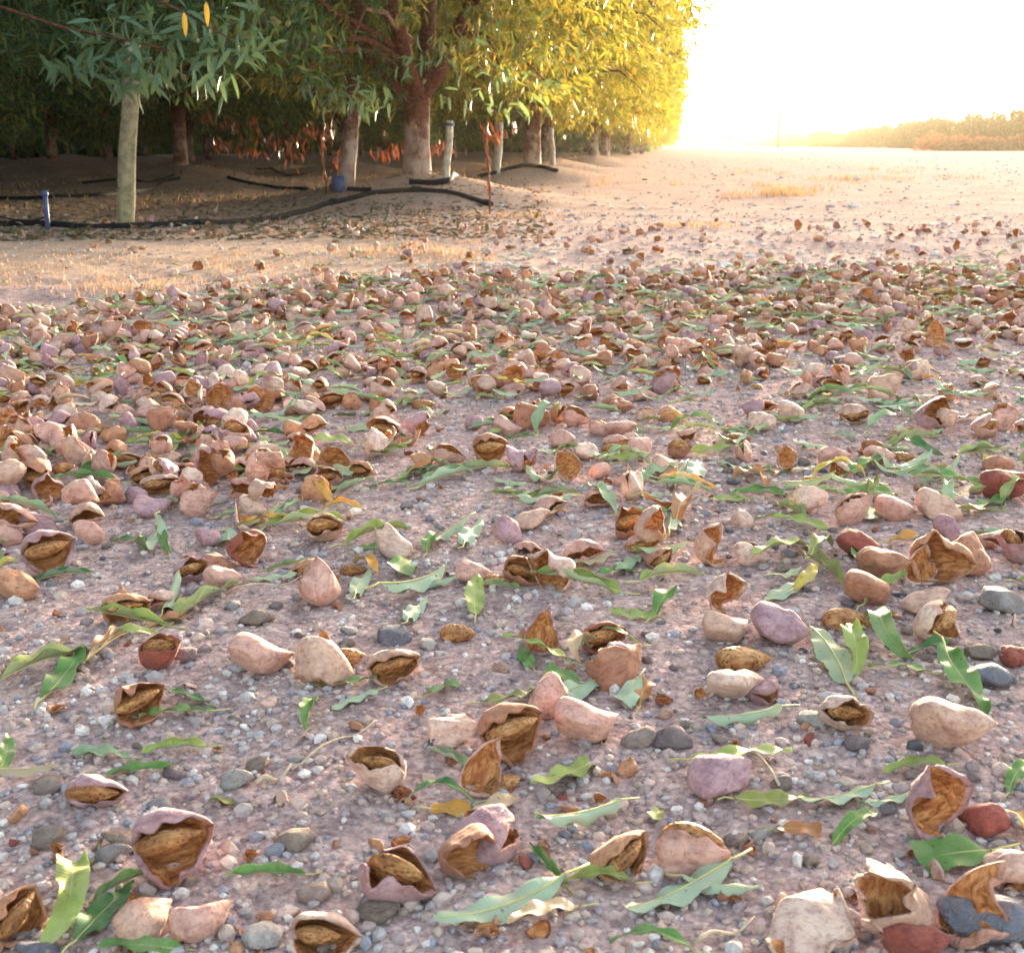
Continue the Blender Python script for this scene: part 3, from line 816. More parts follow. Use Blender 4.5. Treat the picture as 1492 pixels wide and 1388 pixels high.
def scatter_hulls():
    rng = np.random.default_rng(11)
    occ = {}
    def key(x, y): return (int(math.floor(x / 0.03)), int(math.floor(y / 0.03)))
    for p in PLACED: occ.setdefault(key(p['x'], p['y']), []).append((p['x'], p['y'], 0))
    n = 17000
    y = np.sqrt(rng.uniform(0.7 ** 2, 6.3 ** 2, n))
    x = y * rng.uniform(-0.62, 0.62, n)
    px, py, f = to_px(x, y, 0 * x)
    clump = 0.55 + 1.1 * vnoise(x, y, 0.22, 77)
    keep = rng.uniform(0, 1, n) < hull_density(px, py) * clump * 0.56
    for xx, yy in zip(x[keep], y[keep]):
        k = key(xx, yy); lvl = 0; near = 0
        for i in (-1, 0, 1):
            for j in (-1, 0, 1):
                for (a, b, l) in occ.get((k[0] + i, k[1] + j), ()):
                    dd = math.hypot(a - xx, b - yy)
                    if dd < 0.019: near += 1; lvl = max(lvl, l + 1)
        if near > 2 or lvl > 1: continue
        occ.setdefault(k, []).append((xx, yy, lvl))
        r = random.Random(int(xx * 1e5) ^ int(yy * 1e5))
        kind = r.choices(['closed', 'slit', 'gaping', 'cup', 'valve', 'shrunk', 'nut'], [40, 17, 9, 10, 10, 12, 4])[0]
        ro, pi = default_pose(kind, r) if kind != 'nut' else (r.uniform(-25, 25), r.uniform(-5, 8))
        nvar = len(HK[kind]) if kind != 'nut' else 3
        t = np.array(TINTS[r.choice(TINTKEYS)]) * r.uniform(0.85, 1.1)
        PLACED.append(dict(x=xx, y=yy, kind=kind, var=r.randrange(nvar), R=rot_matrix(r.gauss(0, 45) + (180 if r.random() < .3 else 0), pi, ro), sc=r.uniform(0.68, 1.02),
                           tint=tuple(t), label=None, hero=False, lift=lvl * 0.012))
scatter_hulls()

KIND_WORDS = {'closed': 'closed almond hull', 'slit': 'narrowly split almond hull', 'gaping': 'gaping almond hull with its nut', 'cup': 'empty wide-open almond husk', 'valve': 'half of an almond husk', 'shrunk': 'shrivelled twisted almond husk', 'nut': 'bare pitted almond nut'}
LEAF_WORDS = {'flat': 'flat', 'folded': 'folded', 'rolled': 'rolled', 'curled': 'curled', 'piece': 'torn'}
def colour_word(t, table):
    return min(table, key=lambda k: sum((a - b) ** 2 for a, b in zip(table[k], t)))
def near_words(x, y, me):
    """what lies next to a thing: the closest leaf and the closest hull or nut"""
    lf = min((q for q in LEAVES if q is not me), key=lambda q: (q['x'] - x) ** 2 + (q['y'] - y) ** 2)
    hl = min((q for q in PLACED if q is not me), key=lambda q: (q['x'] - x) ** 2 + (q['y'] - y) ** 2)
    w = []
    if math.hypot(hl['x'] - x, hl['y'] - y) < .09:
        w.append({'closed': 'closed hull', 'slit': 'split hull', 'gaping': 'gaping hull', 'cup': 'empty husk', 'valve': 'half husk', 'shrunk': 'shrivelled husk', 'nut': 'bare nut'}[hl['kind']])
        if hl['kind'] != 'nut': w[-1] = colour_word(hl['tint'], TINTS) + ' ' + w[-1]
    if math.hypot(lf['x'] - x, lf['y'] - y) < .11: w.append(LEAF_WORDS[lf['kind']] + ' ' + colour_word(lf['tint'], LT) + ' leaf')
    return ' and '.join(w) if w else 'bare stony soil'
def hull_label(p):
    c = '' if p['kind'] == 'nut' else colour_word(p['tint'], TINTS) + ' '
    return c + KIND_WORDS[p['kind']] + ' next to ' + near_words(p['x'], p['y'], p), KIND_WORDS[p['kind']] + 's in the litter'
def build_hulls():
    for p in PLACED:
        p['px'], p['py'], p['f'] = (float(a) for a in to_px(p['x'], p['y'], 0.01))
        p['inview'] = -40 < p['px'] < PW + 40 and p['py'] < PH + 60
    hulls = sorted([p for p in PLACED if p['inview'] and p['kind'] != 'nut'], key=lambda p: (p['label'] is None, p['f']))
    nuts = [p for p in PLACED if p['inview'] and p['kind'] == 'nut']
    single = hulls[:296] + nuts[:60]
    ids = set(id(p) for p in single)
    for p in single:
        V = NM[p['var']][1] if p['kind'] == 'nut' else HM[(p['kind'], p['var'])][1]
        me = NM[p['var']][0] if p['kind'] == 'nut' else HM[(p['kind'], p['var'])][0]
        R = np.array(p['R']) * p['sc']
        W = V @ R.T
        zmin = W[:, 2].min()
        z0 = float(gz(p['x'], p['y'])) + 0.0005
        o = add('almond_nut' if p['kind'] == 'nut' else 'almond_hull', me, None, (p['x'], p['y'], z0 - zmin - 0.002 - 0.0025 * ((p['x'] * 977) % 1) + p.get('lift', 0)), p['R'].to_euler(), p['sc'], p['tint'])
        if p['label']: tag(o, p['label'], 'almond', 'almonds with a look of their own')
        else: lab = hull_label(p); tag(o, lab[0], 'almond', lab[1])
        if p['kind'] in NUT_AT:
            add('nut', NM[p['var'] % 3][0], o, NUT_AT[p['kind']], (random.uniform(-.2, .2), 0, 0), (0.94, 0.94, 0.84))
    LL = []; VV, QQ, MM, CC, n = [], [], [], [], 0
    rest = [p for p in PLACED if id(p) not in ids]
    for p in rest:
        if p['kind'] == 'nut':
            V, Q = NUTLO; mi = np.full(len(Q), 2); lip = np.zeros(len(V))
        else: V, Q, mi, lip = LO[(p['kind'], p['var'])]
        W = V @ (np.array(p['R']) * p['sc']).T
        W = W + np.array([p['x'], p['y'], float(gz(p['x'], p['y'])) - W[:, 2].min() - 0.0015 + p.get('lift', 0)])
        VV.append(W); QQ.append(Q + n); MM.append(mi); CC.append(np.tile(p['tint'], (len(W), 1))); LL.append(lip); n += len(W)
    me = make_mesh('almond_hulls', np.concatenate(VV), np.concatenate(QQ), [M['skin_attr'], M['flesh_attr'], M['nut_attr']], np.concatenate(MM), True, np.concatenate(CC), np.concatenate(LL))
    tag(add('almond_hulls', me), 'dense spread of small far almond hulls across the soil', 'almonds', None, 'stuff')
    print('HULLS', len(single), len(rest), 'tris', 2 * sum(len(q) for q in QQ))

# ------------------------------------------------------------------ fallen leaves
def leaf_shape(seed, L=0.075, W=0.020, fold=0.5, arch=0.15, roll=0.0, wave=0.0022, twist=0.0, nu=28, nv=7, broken=0.0):
    """lanceolate blade with two skins, serrated edge; X runs from stalk to tip"""
    rg = random.Random(seed)
    u = np.linspace(0, 1 - broken, nu); v = np.linspace(-1, 1, nv)
    wp = np.clip(u, 0, 1) ** 0.6 * np.clip(1 - u, 0, 1) ** 0.8; wp = wp / 0.435 * 1.0
    wp = np.clip(wp, 0.02, 2)
    wp = wp * (1 + (0.028 if nu > 12 else 0) * np.where(np.arange(nu) % 2, 1, -1))
    U, Vv = np.meshgrid(u, v, indexing='ij'); Wp = np.repeat(wp[:, None], nv, 1)
    d = Vv * W / 2 * Wp                                  # arc distance from the midrib
    if roll > 0:
        k = roll * 2 / W
        a = d * k
        y = np.sin(a) / k; z = (1 - np.cos(a)) / k
        y = y * (1 - 0.0); 
    else:
        y = d * math.cos(fold); z = np.abs(d) * math.sin(fold)
    x = (U - 0.5) * L
    z = z + arch * L * (0.25 - (U - 0.5) ** 2) * 1.2 + wave * np.sin(U * 17 + seed) * Vv
    y = y + 0.06 * L * math.sin(seed * 1.9) * (U - 0.5) ** 2 * 4
    a = twist * (U - 0.5)
    y, z = y * np.cos(a) - z * np.sin(a), y * np.sin(a) + z * np.cos(a)
    V = np.stack([x, y, z], -1).reshape(-1, 3)
    n = nu * nv
    G = V.reshape(nu, nv, 3)
    nn = np.cross(np.gradient(G, axis=0), np.gradient(G, axis=1)).reshape(-1, 3)
    nn /= np.linalg.norm(nn, axis=1)[:, None] + 1e-12
    top = V + nn * 0.00035
    V2 = np.vstack([top, V])
    Q = [grid_quads(nu, nv, 0, True), grid_quads(nu, nv, n)]
    mi = [np.zeros(len(Q[0])), np.ones(len(Q[1]))]
    mid = V.reshape(nu, nv, 3)[:, nv // 2]
    st = mid[0] + np.array([[-0.016, 0.002 * math.sin(seed), 0.001], [-0.008, 0.001, 0.001]])
    rib = np.vstack([st, mid[:-1]])
    return V2, np.concatenate(Q), np.concatenate(mi), rib
LK = {
    'flat': [dict(seed=1, fold=.15), dict(seed=2, fold=.3, arch=.25, twist=.5), dict(seed=3, fold=.2, arch=-.1, W=.023), dict(seed=4, fold=.25, arch=.1, twist=-.6, wave=.003)],
    'folded': [dict(seed=5, fold=.85), dict(seed=6, fold=1.0, arch=.2), dict(seed=7, fold=.7, twist=.8)],
    'rolled': [dict(seed=8, roll=2.3, W=.024), dict(seed=9, roll=1.5, W=.024, arch=.1), dict(seed=10, roll=2.8, W=.026, twist=.5)],
    'curled': [dict(seed=11, fold=.3, arch=.9, twist=1.2), dict(seed=12, fold=.4, arch=.7, twist=-1.4, wave=.004), dict(seed=13, roll=1.0, arch=.6)],
    'piece': [dict(seed=14, fold=.2, broken=.45, W=.024), dict(seed=15, fold=.4, broken=.5, arch=.3), dict(seed=16, fold=.15, broken=.35, twist=.7)],
}
LM = {}
for kind, lst in LK.items():
    for k, kw in enumerate(lst):
        V, Q, mi, rib = leaf_shape(**kw)
        me = make_mesh('fallen_leaf', V, Q, [M['ltop_obj'], M['lund_obj']], mi)
        rv, rf = tube(rib, np.linspace(0.0008, 0.0003, len(rib)), 5)
        a = Acc(); a.put(rv, rf)
        lo = leaf_shape(**{**kw, 'nu': 8, 'nv': 5})
        LM[(kind, k)] = (me, a.mesh('leaf_rib', [M['stalk']]), V, lo)
LT = {'green': (0.13, 0.27, 0.075), 'deep': (0.06, 0.17, 0.055), 'lime': (0.30, 0.38, 0.11), 'sage': (0.28, 0.40, 0.25), 'olive': (0.24, 0.27, 0.07), 'yellow': (0.56, 0.45, 0.08), 'amber': (0.60, 0.30, 0.05), 'rust': (0.42, 0.17, 0.065), 'buff': (0.60, 0.42, 0.28)}
LEAVES = []
def put_leaf(px, py, wpx, ang, kind, tint, label=None, up=True, tilt=None):
    """ang: direction of the leaf in the picture, degrees counter-clockwise"""
    rng = random.Random(int(px * 31 + py * 17))
    x, y = on_ground(px, py)
    # picture angle -> ground direction, by projecting two pixels
    a = math.radians(ang)
    x2, y2 = on_ground(px + 40 * math.cos(a), min(py - 40 * math.sin(a), 1500)) if abs(math.sin(a)) < .95 else on_ground(px + 40 * math.cos(a), py - 40 * math.sin(a))
    yaw = math.atan2(y2 - y, x2 - x)
    dist = math.sqrt(x * x + y * y + CAM_H ** 2)
    vis = math.hypot(math.cos(yaw), math.sin(yaw) * CAM_H / dist * 1.15)
    Lr = 0.075 * (1 - (LK[kind][0].get('broken', 0)))
    sc = min(1.15, max(0.55, 0.88 * wpx / FPX * dist / (Lr * max(.45, vis))))
    LEAVES.append(dict(x=x, y=y, kind=kind, var=rng.randrange(len(LK[kind])), yaw=yaw + (math.pi if rng.random() < .5 else 0), tilt=tilt if tilt is not None else rng.uniform(-.12, .2), roll=(0 if up else math.pi) + rng.uniform(-.35, .35), sc=sc, tint=LT[tint], label=label))
HLEAF = [
    (100, 1322, 140, 58, 'curled', 'lime', 'yellow-green curled leaf with pale edge beside an ochre husk'),
    (150, 1330, 110, 50, 'flat', 'deep', 'deep green leaf tucked beside an upright closed hull'),
    (190, 1285, 90, 20, 'folded', 'green', 'folded green leaf under the wide gaping hull'), (205, 1384, 120, 4, 'flat', 'green', 'green leaf below the upright closed hull'),
    (385, 1293, 125, 8, 'folded', 'green', 'dark-edged folded green leaf reaching toward grey pebbles'),
    (735, 1342, 215, 17, 'flat', 'sage', 'long pale sage leaf with wavy midrib', False), (790, 1352, 130, 22, 'flat', 'buff', 'pinkish buff dead leaf with a dark round hole'),
    (985, 1300, 200, 24, 'flat', 'sage', 'broad mint-green leaf lying under the fat rosy hull', False), (1050, 1295, 90, -10, 'rolled', 'sage', 'short pale leaf rolled beside a broad mint-green one', False),
    (792, 1268, 70, -48, 'folded', 'green', 'narrow green leaf pointing away from the grey-violet hull'), (870, 1298, 70, 4, 'curled', 'olive', 'olive leaf curl under the fibre-filled hull'),
    (826, 1142, 140, 36, 'flat', 'lime', 'smooth yellow-green leaf laid diagonally over bare grit'), (640, 1182, 64, 10, 'curled', 'deep', 'small dark leaf curl beside a golden leaf fragment'),
    (680, 1188, 60, 5, 'piece', 'amber', 'golden leaf fragment behind the grey-violet hull'), (745, 1180, 66, 20, 'piece', 'buff', 'buff papery leaf piece above the grey-violet hull'),
    (750, 1022, 110, 8, 'flat', 'olive', 'olive leaf with rust spot crossing behind a pale one'), (830, 1020, 140, 22, 'flat', 'sage', 'broad pale underside leaf with straight midrib', False), (800, 992, 64, -8, 'piece', 'green', 'bright green notched leaf below a standing half husk'),
    (910, 1030, 50, 40, 'piece', 'sage', None, False), (940, 1010, 36, 60, 'piece', 'rust', None), (845, 970, 60, 80, 'curled', 'buff', 'cream hole-riddled leaf scrap against a brown half husk'),
    (500, 998, 110, 1, 'flat', 'green', 'serrated green leaf below the three-hull row'), (265, 1022, 90, -8, 'flat', 'deep', None), (258, 1046, 110, 6, 'flat', 'green', None),
    (185, 918, 140, -4, 'folded', 'lime', 'spotted green leaf lying level below the amber hull'), (55, 990, 110, 28, 'folded', 'lime', None), (105, 990, 80, 50, 'flat', 'green', None), (250, 878, 56, 58, 'rolled', 'sage', 'tightly rolled pale leaf showing its dark hollow', False), (296, 886, 95, 28, 'rolled', 'lime', 'spotted rolled leaf pointing at a yellow stalk'),
    (270, 905, 50, 20, 'piece', 'rust', None), (405, 852, 76, 2, 'flat', 'sage', None, False), (610, 862, 120, 24, 'folded', 'sage', None, False), (640, 855, 60, 8, 'rolled', 'sage', 'short rolled leaf tube with dark round end', False),
    (604, 895, 56, 55, 'flat', 'sage', None, False), (692, 882, 58, 84, 'flat', 'lime', None), (730, 866, 64, -4, 'folded', 'green', None), (580, 842, 44, 60, 'piece', 'green', None), (525, 858, 56, 60, 'flat', 'sage', None, False), (535, 835, 60, -40, 'curled', 'amber', 'curling amber leaf next to a small pale nut'),
    (440, 766, 170, 8, 'rolled', 'lime', None), (500, 752, 80, -8, 'curled', 'amber', None), (548, 790, 105, 16, 'folded', 'lime', None), (555, 805, 60, 2, 'flat', 'green', None), (425, 832, 80, 2, 'folded', 'green', None),
    (838, 862, 150, -3, 'rolled', 'lime', 'long spotted leaf curved like a sickle under a broken husk'), (975, 848, 120, 14, 'folded', 'lime', None), (920, 903, 80, -8, 'flat', 'lime', 'small bright leaf above the dark-rimmed gaping hull'), (978, 880, 50, 42, 'piece', 'green', None),
    (1080, 1062, 130, 2, 'rolled', 'sage', 'narrow pale leaf strip lying level between pebbles', False), (1210, 968, 120, -52, 'flat', 'olive', 'broad grey-green leaf sloping below the purple hull', False), (1245, 965, 90, 70, 'curled', 'lime', 'hole-bitten leaf with curled white tip'), (1310, 985, 86, -12, 'flat', 'green', 'glossy green leaf with small round hole'),
    (1290, 940, 80, -35, 'curled', 'green', None), (1395, 1012, 120, -50, 'flat', 'green', 'triangular green leaf half with yellow tip on bare grit'), (1380, 955, 66, 5, 'piece', 'deep', 'dark green leaf piece under a pale hull flap'),
    (1140, 812, 120, 18, 'flat', 'lime', None), (1195, 812, 70, 40, 'curled', 'olive', None), (1205, 840, 110, -38, 'folded', 'olive', None), (1145, 868, 80, 22, 'flat', 'sage', None, False), (1255, 830, 60, -60, 'folded', 'green', None), (1335, 795, 50, 0, 'piece', 'amber', 'golden leaf scrap sitting on the heap of hulls'),
    (1125, 1176, 125, 6, 'flat', 'olive', 'olive-rimmed leaf lying beside a bitten pale one'), (1215, 1172, 140, 14, 'flat', 'sage', 'pale bitten leaf with straight brown midrib', False), (1243, 1215, 80, 30, 'curled', 'green', 'ring-shaped curled leaf with brown blotch'), (1180, 1222, 60, -10, 'piece', 'rust', 'orange-brown dead leaf fragment beside a ring-shaped leaf'),
    (1295, 1175, 90, 15, 'flat', 'sage', 'bluish leaf tucked behind the empty husk bowl', False), (1345, 1262, 120, 14, 'piece', 'green', 'pale green torn leaf with yellow stalk at the husk bowl'), (1480, 1140, 70, 55, 'flat', 'green', None), (1480, 1195, 60, -50, 'piece', 'amber', 'orange leaf piece resting on a dark red hull'),
    (765, 962, 46, -60, 'flat', 'green', None), (655, 1010, 52, 10, 'piece', 'green', None), (455, 1048, 56, 70, 'curled', 'green', None), (515, 1030, 64, 22, 'flat', 'sage', None, False), (145, 1100, 80, -4, 'flat', 'sage', None), (255, 1095, 95, 10, 'rolled', 'lime', None), (10, 1105, 50, 70, 'flat', 'green', None),
    (205, 1128, 80, 6, 'folded', 'green', None), (1330, 1130, 60, 4, 'rolled', 'lime', None), (950, 1205, 40, 60, 'piece', 'lime', None), (950, 1383, 120, -10, 'curled', 'green', None), (655, 1110, 70, -25, 'rolled', 'sage', None), (310, 1170, 40, -10, 'piece', 'olive', None),
    (190, 790, 64, 0, 'flat', 'deep', None), (215, 800, 60, 60, 'curled', 'sage', None, False), (240, 795, 50, -50, 'folded', 'green', None), (330, 795, 60, 70, 'piece', 'sage', None, False), (95, 842, 90, 4, 'folded', 'deep', None), (165, 955, 70, 40, 'folded', 'rust', None), (190, 945, 60, 10, 'curled', 'lime', None),
    (685, 790, 60, 55, 'flat', 'sage', None, False), (628, 800, 44, 60, 'flat', 'green', None), (655, 790, 60, 30, 'folded', 'sage', None, False), (975, 770, 70, 75, 'folded', 'sage', None, False), (920, 830, 60, 40, 'flat', 'sage', None), (895, 840, 60, 10, 'flat', 'green', None), (990, 755, 60, 60, 'curled', 'rust', None),
    (870, 735, 60, -30, 'curled', 'sage', None), (940, 725, 60, 0, 'flat', 'sage', None, False), (1015, 690, 56, 75, 'flat', 'sage', None, False), (985, 705, 60, 60, 'folded', 'sage', None, False), (1090, 690, 70, -20, 'flat', 'sage', None, False), (1065, 730, 70, -5, 'flat', 'lime', None), (1095, 712, 50, -30, 'curled', 'rust', None),
    (1330, 680, 110, 18, 'rolled', 'sage', None, False), (1260, 690, 80, 20, 'flat', 'green', None), (1380, 715, 120, -6, 'flat', 'green', None), (1420, 660, 100, 10, 'folded', 'lime', None), (1330, 645, 90, 2, 'folded', 'lime', None), (1440, 745, 100, 20, 'flat', 'green', None), (1480, 735, 60, 40, 'curled', 'lime', None), (1155, 755, 60, -40, 'folded', 'lime', None), (1165, 772, 90, -6, 'flat', 'lime', None), (1265, 760, 40, 80, 'piece', 'sage', None),
    (640, 670, 60, -35, 'flat', 'lime', None), (700, 690, 110, 6, 'folded', 'lime', None), (650, 705, 90, 14, 'rolled', 'sage', None), (570, 712, 70, 5, 'flat', 'deep', None), (800, 625, 60, 40, 'curled', 'sage', None), (620, 690, 40, 20, 'piece', 'green', None), (480, 715, 80, 10, 'flat', 'lime', None), (480, 655, 80, 10, 'flat', 'lime', None), (560, 600, 80, 12, 'flat', 'lime', None),
    (130, 710, 90, 6, 'folded', 'green', None), (215, 672, 70, 0, 'flat', 'green', None), (220, 655, 90, 4, 'rolled', 'lime', None), (270, 650, 60, 30, 'rolled', 'lime', None), (150, 690, 60, 20, 'rolled', 'green', None), (395, 695, 100, 8, 'rolled', 'sage', None), (1360, 500, 90, 0, 'folded', 'lime', None), (1300, 600, 80, 5, 'rolled', 'sage', None, False), (1190, 600, 60, 12, 'folded', 'lime', None),
]
for h in HLEAF: put_leaf(*h)

def scatter_leaves():
    rng = random.Random(5)
    n = 0
    while n < 2100:
        y = math.sqrt(rng.uniform(0.6 ** 2, 4.6 ** 2)); x = y * rng.uniform(-0.6, 0.6)
        px, py, f = to_px(x, y, 0)
        d = float(hull_density(px, py)) * 0.8
        if 540 < py < 760: d = max(d, 0.55)
        if py >= 760: d = max(d, 0.03)
        if rng.random() > d: continue
        kind = rng.choices(['flat', 'folded', 'rolled', 'curled', 'piece'], [28, 26, 16, 14, 16])[0]
        tint = rng.choices(list(LT), [15, 4, 27, 31, 10, 3, 4, 6, 7])[0]
        t = np.array(LT[tint]) * rng.uniform(0.85, 1.15)
        LEAVES.append(dict(x=x, y=y, kind=kind, var=rng.randrange(len(LK[kind])), yaw=rng.gauss(0.2, 0.6) + (math.pi if rng.random() < .5 else 0), tilt=rng.uniform(-.15, .25), roll=(0 if rng.random() < .6 else math.pi) + rng.uniform(-.4, .4),
                           sc=rng.uniform(0.5, 0.95), tint=tuple(t), label=None, lift=0.004 * rng.random() if py > 620 or rng.random() < .4 else rng.uniform(.006, .020)))
        n += 1
scatter_leaves()
def leaf_matrix(p):
    return Matrix.Rotation(p['yaw'], 3, 'Z') @ Matrix.Rotation(-p['tilt'], 3, 'Y') @ Matrix.Rotation(p['roll'], 3, 'X')
def build_leaves():
    for p in LEAVES:
        p['px'], p['py'], p['f'] = (float(a) for a in to_px(p['x'], p['y'], 0.005))
        p['inview'] = -30 < p['px'] < PW + 30 and p['py'] < PH + 40
    srt = sorted([p for p in LEAVES if p['inview']], key=lambda p: (p['label'] is None, p['f']))[:296]
    ids = set(id(p) for p in srt)
    for p in srt:
        me, rib, V, lo = LM[(p['kind'], p['var'])]
        R = leaf_matrix(p)
        zmin = (V @ (np.array(R) * p['sc']).T)[:, 2].min()
        o = add('fallen_leaf', me, None, (p['x'], p['y'], float(gz(p['x'], p['y'])) + 0.001 - zmin + p.get('lift', 0)), R.to_euler(), p['sc'], p['tint'])
        if p['label']: tag(o, p['label'], 'leaf', 'leaves with a look of their own')
        else: tag(o, colour_word(p['tint'], LT) + ' ' + LEAF_WORDS[p['kind']] + ' leaf next to ' + near_words(p['x'], p['y'], p), 'leaf', LEAF_WORDS[p['kind']] + ' fallen leaves')
        add('midrib', rib, o)
    VV, QQ, MM, CC, n = [], [], [], [], 0
    for p in LEAVES:
        if id(p) in ids: continue
        V, Q, mi, rib = LM[(p['kind'], p['var'])][3]
        W = V @ (np.array(leaf_matrix(p)) * p['sc']).T
        W = W + np.array([p['x'], p['y'], float(gz(p['x'], p['y'])) + 0.001 - W[:, 2].min() + p.get('lift', 0)])
        VV.append(W); QQ.append(Q + n); MM.append(mi); CC.append(np.tile(p['tint'], (len(W), 1))); n += len(W)
    me = make_mesh('fallen_leaves', np.concatenate(VV), np.concatenate(QQ), [M['ltop_attr'], M['lund_attr']], np.concatenate(MM), True, np.concatenate(CC))
    tag(add('fallen_leaves', me), 'small far green leaves strewn among the almond hulls', 'leaves', None, 'stuff')
build_hulls()
build_leaves()
def husk_fragments():
    """crushed bits of husk and leaf crumbs trodden into the soil"""
    g = np.random.default_rng(44); r = random.Random(44)
    VV, QQ, MM, CC, LL, n = [], [], [], [], [], 0
    for _ in range(850):
        y = .5 + 3.6 * r.random() ** 1.3; x = y * r.uniform(-.52, .52)
        if r.random() > .25 + .9 * float(vnoise(x, y, .25, 71)): continue
        V, Q, mi, lip = LO[(r.choice(['valve', 'shrunk', 'cup']), r.randrange(6))]
        sc = r.uniform(.14, .36)
        W = (V * (1, 1, .6)) @ (np.array(rot_matrix(r.uniform(0, 360), r.uniform(-20, 20), r.uniform(0, 360))) * sc).T
        W = W + np.array([x, y, float(gz(x, y)) - W[:, 2].min() - .0012])
        VV.append(W); QQ.append(Q + n); MM.append(mi); LL.append(lip); CC.append(np.tile(np.array(TINTS[r.choice(['brown', 'orange', 'tan', 'red', 'pale'])]) * r.uniform(.7, 1.05), (len(W), 1))); n += len(W)
    me = make_mesh('husk_fragments', np.concatenate(VV), np.concatenate(QQ), [M['skin_attr'], M['flesh_attr']], np.minimum(np.concatenate(MM), 1), True, np.concatenate(CC), np.concatenate(LL))
    tag(add('husk_fragments', me), 'crushed crumbs of almond husk trodden into the soil', 'husk crumbs', None, 'stuff')
husk_fragments()

# ------------------------------------------------------------------ stones and gravel
import bmesh
def ico(sub):
    bm = bmesh.new(); bmesh.ops.create_icosphere(bm, subdivisions=sub, radius=1.0)
    V = np.array([v.co[:] for v in bm.verts]); F = np.array([[v.index for v in f.verts] for f in bm.faces]); bm.free()
    return V, F
ICO1, ICOF1 = ico(1); ICO3, ICOF3 = ico(3)
ST = []
for k in range(9):
    rg = np.random.default_rng(100 + k)
    V = ICO3.copy()
    for c in range(10 if k % 3 else 15):                        # chop facets, then soften
        nrm = rg.normal(size=3); nrm /= np.linalg.norm(nrm)
        lim = rg.uniform(0.5, 0.85); d = V @ nrm
        V = V - np.outer(np.clip(d - lim, 0, None) * 0.85, nrm)
    V = V * (1, rg.uniform(.6, .85), rg.uniform(.45, .65))
    for i in range(len(V)): V[i] *= 1 + 0.10 * mnoise.noise(Vector(V[i]) * 2.2 + Vector((k, 0, 0))) + 0.05 * mnoise.noise(Vector(V[i]) * 5.5 + Vector((0, k, 0)))
    ST.append((make_mesh('pebble', V, ICOF3, M['stone_obj']), V))
SCOL = {'grey': (0.42, 0.39, 0.40), 'blue': (0.25, 0.265, 0.33), 'white': (0.68, 0.63, 0.61), 'tan': (0.46, 0.36, 0.30), 'mauve': (0.34, 0.27, 0.28), 'dark': (0.10, 0.095, 0.11), 'pink': (0.50, 0.38, 0.34)}
HSTONE = [(1425, 1335, 150, 'blue', 'big blue-grey boulder-like stone between curled husks'), (70, 1215, 56, 'tan', 'pale blunt cylinder-shaped stone'), (1183, 1048, 58, 'white', 'whitish angular stone below the broad grey-green leaf'), (1436, 985, 84, 'blue', 'long blue-grey stone beside a blotched tan one'),
          (1460, 878, 95, 'grey', 'wide pale grey stone at the edge of the hull heap'), (1430, 950, 60, 'tan', 'blotched tan stone above a long blue-grey one'), (578, 922, 70, 'blue', 'slender slate-blue stone beside white grit'), (935, 1076, 64, 'pink', 'pinkish wedge stone leaning on a rounder one'), (980, 1072, 76, 'mauve', 'rounded mauve stone behind a wedge-shaped one'),
          (556, 1330, 72, 'tan', 'buff rounded stone half sunk beside the mauve split hull'), (462, 1303, 58, 'pink', 'smooth pink pebble by a folded leaf tip'), (375, 905, 56, 'tan', 'smooth round buff stone on bare soil'), (386, 1362, 80, 'white', 'knobbly white stone beside the pale-lipped hull'), (1105, 1215, 40, 'white', None), (1250, 1088, 46, 'mauve', None), (340, 1135, 60, 'white', None), (180, 1218, 64, 'tan', None),
          (1075, 1215, 44, 'pink', None), (625, 935, 40, 'white', None), (1310, 1300, 60, 'blue', 'flat slate stone beside the boulder'), (235, 1165, 40, 'white', None), (75, 1140, 60, 'pink', None), (375, 1110, 44, 'tan', None), (640, 1080, 50, 'blue', 'blue-grey pebble under a folded pale husk'), (430, 1225, 64, 'tan', None), (510, 915, 30, 'white', None), (1140, 1145, 40, 'pink', None), (340, 885, 36, 'white', None), (160, 1240, 60, 'grey', None), (430, 1105, 26, 'white', None), (567, 1195, 28, 'white', None)]
